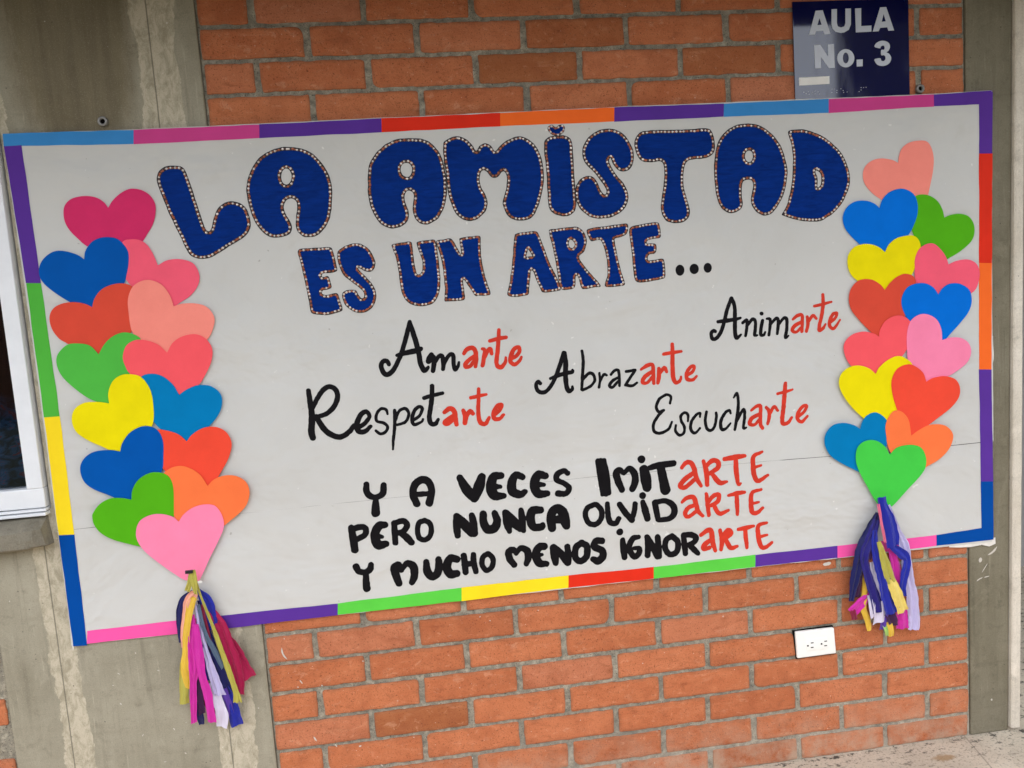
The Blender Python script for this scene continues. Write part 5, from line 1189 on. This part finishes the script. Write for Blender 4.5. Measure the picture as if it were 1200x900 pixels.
for k in range(121):
    x = xL + .02 + (xR - .02 - xL - .02) * k / 120
    y = .07 + .012 * math.sin(k * .9) + .008 * math.sin(k * .37 + 1)
    ca.append(cm.verts.new((x, y, zB + .02)))
    cb.append(cm.verts.new((x, y + .006 * math.sin(k * .5), zT)))
for k in range(120):
    cm.faces.new((ca[k], ca[k + 1], cb[k + 1], cb[k])).smooth = True
g = bmesh.ops.extrude_face_region(cm, geom=cm.faces[:])
for v in [q for q in g['geom'] if isinstance(q, bmesh.types.BMVert)]:
    v.co.y += .003
bmesh.ops.recalc_face_normals(cm, faces=cm.faces[:])
link('window_backing', bm_mesh(cm, 'window_backing'), M['window_backing'], win)
# rubbed concrete sill with a broken end
bm = bmesh.new()
prof = [(.03, .8955), (-.02, .885), (-.056, .869), (-.0605, .864), (-.0615, .845), (-.0605, .826), (-.055, .821), (-.005, .8195), (.03, .8195)]
xs = [-1.95 + (1.95 - .582) * k / 90 for k in range(91)]
rows = []
for x in xs:
    row = []
    for y, z in prof:
        e = max(0, 1 - (-.582 - x) / .05)
        v = mnoise.noise_vector(Vector((x * 25, y * 40, z * 40))) * (.0022 + .006 * e)
        yy = y + v.y
        if y < 0:
            yy += e * e * .018
        row.append(bm.verts.new((x + e * v.x + (e * .012 if y > -.01 else 0), yy, z + v.z * .8)))
    rows.append(row)
for a, b in zip(rows, rows[1:]):
    for k in range(len(prof) - 1):
        bm.faces.new((a[k], a[k + 1], b[k + 1], b[k]))
bm.faces.new(rows[-1]); bm.faces.new(rows[0][::-1])
bmesh.ops.recalc_face_normals(bm, faces=bm.faces[:])
sill = link('window_sill', bm_mesh(bm, 'window_sill'), M['concrete_sill'], origin=(-1.27, 0, .82))
tag(sill, 'rough grey concrete sill with a broken end under the white window', 'window sill')

# ------------------------------------------------------------------ wall anchors
def lathe(bm, cx, cz, prof, n=20, ax=0):
    rings = []
    for r, y in prof:
        rings.append([bm.verts.new((cx + r * math.cos(6.2832 * k / n), y, cz + r * math.sin(6.2832 * k / n))) for k in range(n)])
    for a, b in zip(rings, rings[1:]):
        for k in range(n):
            f = bm.faces.new((a[k], a[(k + 1) % n], b[(k + 1) % n], b[k]))
            f.smooth = True
    bm.faces.new(rings[-1])
    bmesh.ops.recalc_face_normals(bm, faces=bm.faces[:])
def anchor(x, z, y, label):
    t = thing('wall_anchor', label, 'wall anchor', (x, y, z))
    bm = bmesh.new()
    lathe(bm, x, z, [(.0112, y + .02), (.0112, y - .006), (.0104, y - .0075), (.0068, y - .008), (.0054, y - .0065), (.0054, y + .002)])
    link('collar', bm_mesh(bm, 'collar'), M['steel'], t)
    bm = bmesh.new()
    lathe(bm, x, z, [(.0051, y + .001), (.0051, y - .003), (.004, y - .004)])
    link('bolt_hole', bm_mesh(bm, 'bolt_hole'), M['dark'], t)
anchor(-.3475, 1.787, -.003, 'small metal anchor in the concrete column above the poster corner')
anchor(1.6546, 1.783, 0, 'small metal anchor in the brick right of the navy sign')

# ================================================================== SIGN
sg = thing('classroom_sign', 'navy acrylic sign reading AULA No. 3 above the poster', 'sign', (1.47, -.003, 1.745))
SR = DATA['SIGN_RECT']
x0 = (SR[0][0] + SR[3][0]) / 2000; x1 = (SR[1][0] + SR[2][0]) / 2000
zt, zb = SR[0][1] / 1000, SR[3][1] / 1000
bm = bmesh.new()
add_box(bm, x0, x1, -.006, -.002, zb, zt, .0008)
link('panel', bm_mesh(bm, 'panel'), M['sign'], sg)
for ch, outer, holes in DATA['SIGN_TEXT']:
    L = [crom(outer, 2, True)] + [crom(h, 2, True) for h in holes] if ch in 'o3' else [outer] + holes
    link('sign_letter', fill_mesh('sign_letter', [[p[:2] for p in l] for l in L], 6.5, .6), M['sign_letter'], sg)
link('sticker', fill_mesh('sticker', [DATA['SIGN_STICKER']], 6.4, .5), M['sticker'], sg)
for x, z in DATA['SIGN_DOTS']:
    bm = bmesh.new()
    lathe(bm, x / 1000, z / 1000, [(.0012, -.0058), (.001, -.0066), (.0005, -.0071)], 8)
    link('braille_dot', bm_mesh(bm, 'braille_dot'), M['sign_letter'], sg)

# ================================================================== POSTER
po = thing('poster', 'large handmade white paper poster about friendship with coloured border, hearts and lettering', 'poster', (.645, -.008, .565))
seam = DATA['SEAM']
x0, x1, zt, zb = -564.5, 1851.5, 1770, 565.5
def ragged(pts, amp, seed, step=14):
    """hand cut edge: a polyline subdivided and nudged"""
    out = []
    for (ax, az), (bx, bz) in zip(pts, pts[1:]):
        n = max(1, int(math.hypot(bx - ax, bz - az) / step))
        for k in range(n):
            t = k / n
            x, z = ax + (bx - ax) * t, az + (bz - az) * t
            v = mnoise.noise_vector(Vector((x * .02, z * .02, seed)))
            out.append((x + v.x * amp, z + v.y * amp))
    out.append(pts[-1])
    return out
sm = [(x0, seam[0][1])] + [tuple(p) for p in seam[1:-1]] + [(x1, seam[-1][1])]
def gap(x):                                          # the two sheets butt, with a crack of uneven width between them
    g = .35 + 1.0 * mnoise.noise(Vector((x * .004, 3.3, 0))) + .5 * mnoise.noise(Vector((x * .02, 1, 0)))
    return max(.05, g + (1.1 if x > 1250 else .5 if x < -380 else .3 if 620 < x < 900 else 0))
crack = []
for (ax, az), (bx, bz) in zip(sm, sm[1:]):
    n = max(1, int((bx - ax) / 14))
    for k in range(n):
        t = k / n
        x, z = ax + (bx - ax) * t, az + (bz - az) * t
        crack.append((x, z, mnoise.noise_vector(Vector((x * .02, z * .02, 2))).y))
crack.append((sm[-1][0], sm[-1][1], 0))
up = ragged([(x1, sm[-1][1]), (x1 - 2, 1200), (x1, zt), (1690, 1767.5), (900, 1769.5), (280, 1767.5), (-282, 1766), (x0, zt - 1), (x0 + 4, 1300), (x0 + 2, sm[0][1] + 2)], 1.0, 2)
up += [(x, z + o) for x, z, o in crack][1:]
lo = ragged([(x0 + 2, sm[0][1] - 3), (x0 + 1, zb + 60), (x0 - 2, zb - 1), (400, zb + .5), (1200, zb + 1), (x1 - 6, zb - 3), (x1 - 2, sm[-1][1] - 3)], 1.6, 5)
lo += [(x, z + o - gap(x)) for x, z, o in crack][::-1]
bk = [(x, z + 9) for x, z, o in crack[1:-1]] + [(x, z - 9) for x, z, o in crack[1:-1]][::-1]
link('seam_shade_strip', fill_mesh('seam_shade_strip', [bk], 8.0, .3), plain('seam_shade_grey', '4a4742', .8, .2), po)  # dark strip added behind the crack, stands for the shade in it
link('paper_sheet', fill_mesh('paper_sheet', [up], 8.7, .5), M['sheet'], po)
link('paper_sheet', fill_mesh('paper_sheet', [lo], 8.6, .5), M['sheet'], po)
for k, (x, z, w, h, s) in enumerate([(1780, 563, 120, 9, 3), (1838, 560, 40, 11, 8), (1475, 562, 60, 6, 11), (1850.5, 1090, 5, 40, 5), (-564, 572, 5, 22, 6)]):
    lp = ragged([(x - w / 2, z + h), (x - w / 2, z - h * .4), (x, z - h), (x + w / 2, z - h * .5), (x + w / 2, z + h), (x - w / 2, z + h)], 4, s, 6)[:-1]
    link('torn_edge', fill_mesh('torn_edge', [lp], 7.4 - .02 * k, .4), M['torn'], po)
NMC = dict(skyblue='sky blue', navy='dark blue', lime='light green')
k0 = dict(top=0, bottom=0, left=0, right=0)
for k, (c, side_, quad) in enumerate(DATA['STRIPS']):
    q = [tuple(p) for p in quad]
    if side_ == 'right' and k0[side_] == 0: q[0] = (q[0][0], 1766.5); q[3] = (q[3][0], 1766.5)
    if side_ == 'right' and k0[side_] == 4: q[1] = (q[1][0], 570); q[2] = (q[2][0], 570)
    k0[side_] += 1
    lp = ragged(q + [q[0]], 1.2, 20 + k, 18)[:-1]
    o = link('border_strip', fill_mesh('border_strip', [lp], 9.3 + (.1 if side_ in ('left', 'right') else 0) + .03 * (k % 2), .3), M['strip_' + c], po)
    tag(o, '%s paper strip of the %s border' % (NMC.get(c, c), side_))

# ---- headline letters
for k, (ch, outer, holes) in enumerate(DATA['LETTERS']):
    big = k < 10
    L = [crom(outer, 2.2, True)] + [crom(h, 1.6, True) for h in holes]
    F = Field(np.concatenate(L), 8, .8)
    F.polygon(L)
    F.wobble(.35, 25, k)
    tiny = ch == 'heart'
    band = 9.2 if big else 8.0
    if tiny: band = 6.0
    face = link('letter', fill_mesh('letter', F.loops(-band + 1.0), 9.75 + .02 * (k % 3), .3), M['letter_blue'], po)
    if tiny:
        tag(face, 'small blue heart that dots the letter I')
    link('letter_outline', fill_mesh('letter_outline', F.loops(0), 9.4 + .02 * (k % 3), .4), M['outline'], face)
    rb = random.Random(k)
    pitch = 4.7 if big else 4.4
    for lp in F.loops(-band * .5, .3):
        bm = bmesh.new()
        P = np.vstack([lp, lp[:1]])
        seg = np.hypot(*np.diff(P, axis=0).T)
        cum = np.concatenate([[0], np.cumsum(seg)])
        n = max(4, int(cum[-1] / pitch))
        for b in range(n):
            s = cum[-1] * b / n + rb.uniform(-.5, .5)
            x = np.interp(s % cum[-1], cum, P[:, 0]) + rb.uniform(-.5, .5)
            z = np.interp(s % cum[-1], cum, P[:, 1]) + rb.uniform(-.5, .5)
            r = rb.uniform(2.7, 3.4) if b % 2 == 0 else rb.uniform(1.7, 2.4)
            if rb.random() < (.2 if big else .42): mi = 1
            elif b % 2 == 0: mi = 0
            else: mi = 1 if rb.random() < .5 else 2
            n0 = len(bm.faces)
            tx, tz = rb.uniform(-.25, .25), rb.uniform(-.25, .25)
            rings = []
            for rr, yy in ((1, 0), (.85, .9), (.35, 1.5)):
                rings.append([bm.verts.new(((x + r * rr * math.cos(1.0472 * q + .3)) / 1000, -(9.3 + yy + (math.cos(1.0472 * q + .3) * tx + math.sin(1.0472 * q + .3) * tz) * rr * (yy > 0)) / 1000,
                                             (z + r * rr * math.sin(1.0472 * q + .3)) / 1000)) for q in range(6)])
            for a, c in zip(rings, rings[1:]):
                for q in range(6):
                    bm.faces.new((a[q], a[(q + 1) % 6], c[(q + 1) % 6], c[q])).material_index = mi
            bm.faces.new(rings[-1]).material_index = mi
        bmesh.ops.recalc_face_normals(bm, faces=bm.faces[:])
        link('sequin_trim', bm_mesh(bm, 'sequin_trim'), [M['bead_silver'], M['bead_copper'], M['bead_dark']], face)
for d in DATA['DOTS']:
    link('painted_dot', fill_mesh('painted_dot', [crom(d, 1.5, True)], 9.2, .4), M['ink_black'], po)

# ---- handwriting
for k, (label, blk, red) in enumerate(DATA['WORDS']):
    parts = []
    for mi, strokes in ((0, blk), (1, red)):
        if not strokes: continue
        F = Field(np.array([p[:2] for s in strokes for p in s]), 34, .8)
        for s in strokes: F.stroke(s)
        F.wobble(.28, 14, k + 40 * mi)
        parts.append((fill_mesh('t', F.loops((1.3 if 'NUNCA' in label else .9) if 'painted' in label and mi == 0 else .45, .1), 9.1 + .12 * mi, .3), mi))
    o = link('painted_word', join_meshes('painted_word', parts), [M['ink_black'], M['ink_red']] if red else [M['ink_black']], po)
    tag(o, label + (' in black with its red ending' if red else ' in black'))

# ---- hearts
nL = DATA['N_LEFT']
for k, (c, label, right, left) in enumerate(DATA['HEARTS']):
    i = k if k < nL else k - nL
    loop = list(crom(right, 2.5)) + list(crom(left, 2.5))[::-1][1:-1]
    me = fill_mesh('paper_heart', [loop], 9.7 + .55 * i, .5)
    zlo_ = min(v.co.z for v in me.vertices)
    for v in me.vertices:                               # each heart is glued at its point and lifts a little towards its lobes
        v.co.y -= (v.co.z - zlo_) * .009
    o = link('paper_heart', me, M['heart_' + c], po)
    tag(o, label)

# ================================================================== TASSELS
def ribbon(path, col, seed, parent, widen=1.15):
    rng = random.Random(seed)
    Q = crom(path, 3.0)
    n = len(Q)
    na = 11
    ph, k1 = rng.uniform(0, 6), rng.choice((1.0, 1.5, 2.0))
    bm = bmesh.new()
    F, Bk = [], []
    depth = None
    for i, q in enumerate(Q):
        a = Q[max(0, i - 1)][:2]; b = Q[min(n - 1, i + 1)][:2]
        tx, tz = b - a
        L = math.hypot(tx, tz) + 1e-9
        nx, nz = -tz / L, tx / L
        s = i / (n - 1)
        w = max(1.2, q[2]) * widen * (1 + .05 * math.sin(i * .23 + ph) + .03 * math.sin(i * .71 + 2 * ph))
        base = q[3] + 5 * math.sin(s * math.pi) + 2.2 * mnoise.noise(Vector((i * .06, seed, 0)))
        fr, bk = [], []
        for j in range(na):
            u = j / (na - 1) * 2 - 1
            amp = min(4.0, .2 * w)
            fold = (u * k1 + ph + i * .012) % 2
            fold = abs(fold - 1) * 2 - 1                              # sharp creases along the strip
            y = base + amp * fold + 1.5 * mnoise.noise(Vector((u * 1.5, i * .14, seed + 9))) + .55 * mnoise.noise(Vector((u * 5, i * .5, seed + 3)))
            end = 0
            if i == n - 1:
                end = 2 * mnoise.noise(Vector((u * 2, 3, seed))) + rng.uniform(-.8, .8) + 3 * u * math.sin(ph)
            x = q[0] + nx * u * w + tx / L * end
            z = q[1] + nz * u * w + tz / L * end
            fr.append(bm.verts.new((x / 1000, -y / 1000, z / 1000)))
            bk.append(bm.verts.new((x / 1000, -(y - .35) / 1000, z / 1000)))
        F.append(fr); Bk.append(bk)
    for i in range(n - 1):
        for j in range(na - 1):
            bm.faces.new((F[i][j], F[i][j + 1], F[i + 1][j + 1], F[i + 1][j]))
            bm.faces.new((Bk[i][j], Bk[i + 1][j], Bk[i + 1][j + 1], Bk[i][j + 1]))
        bm.faces.new((F[i][0], F[i + 1][0], Bk[i + 1][0], Bk[i][0]))
        bm.faces.new((F[i][-1], Bk[i][-1], Bk[i + 1][-1], F[i + 1][-1]))
    for j in range(na - 1):
        bm.faces.new((F[0][j], Bk[0][j], Bk[0][j + 1], F[0][j + 1]))
        bm.faces.new((F[-1][j], F[-1][j + 1], Bk[-1][j + 1], Bk[-1][j]))
    bmesh.ops.recalc_face_normals(bm, faces=bm.faces[:])
    return link('streamer', bm_mesh(bm, 'streamer'), M['tissue_' + col], parent)
def tassel(key, label, loc, seed):
    t = thing('tassel', label, 'tassel', loc, 'tissue paper tassels hanging from the heart columns')
    for k, (col, lay, pts) in enumerate(DATA[key]):
        path = [(p[0], p[1], p[2], 18 + 3.5 * lay) for p in pts]
        o = ribbon(path, col, seed + k, t, 1.3 if col in ('navy', 'indigo') else .98 if col in ('gold', 'olive', 'yellow', 'lime') else 1.16)
        tag(o, col + ' tissue paper streamer')
    return t
tl = tassel('TASSEL_LEFT', 'tassel of yellow, magenta, blue and crimson streamers under the left hearts', (-.26, -.03, .69), 100)
tr = tassel('TASSEL_RIGHT', 'mostly blue and purple tassel of streamers under the right hearts', (1.49, -.03, .71), 300)
x, z = np.mean(np.array(DATA['TAPE_LEFT']), axis=0) / 1000
bm = bmesh.new()
add_box(bm, x - .0085, x + .0085, -.052, -.0465, z - .004, z + .004, .001)
link('tape', bm_mesh(bm, 'tape'), M['tape'], tl)
F = Field(np.array([p[:2] for p in DATA['TIE_LEFT']]), 12, .8)
F.stroke(DATA['TIE_LEFT'])
link('tie', fill_mesh('tie', F.loops(0), 47.5, 1.2), M['sticker'], tl)

# ================================================================== OUTLET
OUT = DATA['OUTLET']
ot = thing('power_outlet', 'white double power outlet set crooked in the brick wall', 'power outlet', (1.325, -.004, .297))
def quadbox(name, quad, y0, y1, mat, parent, bev, seg=3):
    bm = bmesh.new()
    a = [bm.verts.new((p[0] / 1000, y0, p[1] / 1000)) for p in quad]
    f = bm.faces.new(a)
    r = bmesh.ops.extrude_face_region(bm, geom=[f])
    for v in [g for g in r['geom'] if isinstance(g, bmesh.types.BMVert)]:
        v.co.y = y1
    if bev:
        bmesh.ops.bevel(bm, geom=bm.edges[:], offset=bev, segments=seg, profile=.6, affect='EDGES')
    bmesh.ops.recalc_face_normals(bm, faces=bm.faces[:])
    return link(name, bm_mesh(bm, name, True), mat, parent)
quadbox('plate', OUT, .004, -.009, M['plastic'], ot, .0045, 4)
MO = DATA['OUTLET_MODULE']
module = quadbox('socket_module', MO, -.006, -.0102, M['plastic'], ot, .0009, 2)
PN = DATA['OUTLET_PINS']
for k, (x, z) in enumerate(PN):
    x /= 1000; z /= 1000
    bm = bmesh.new()
    if k % 3 == 0: lathe(bm, x, z, [(.0026, -.0095), (.0026, -.0106), (.002, -.0107)], 12)
    else: add_box(bm, x - .0038, x + .0038, -.0106, -.0095, z - .0013, z + .0013)
    link('pin_slot', bm_mesh(bm, 'pin_slot'), M['slot'], module)
HO = DATA['OUTLET_HOLE']
quadbox('recess_shade', HO, .002, -.0024, M['dark'], ot, 0)  # black slab stands for the shade in the open recess around the plate
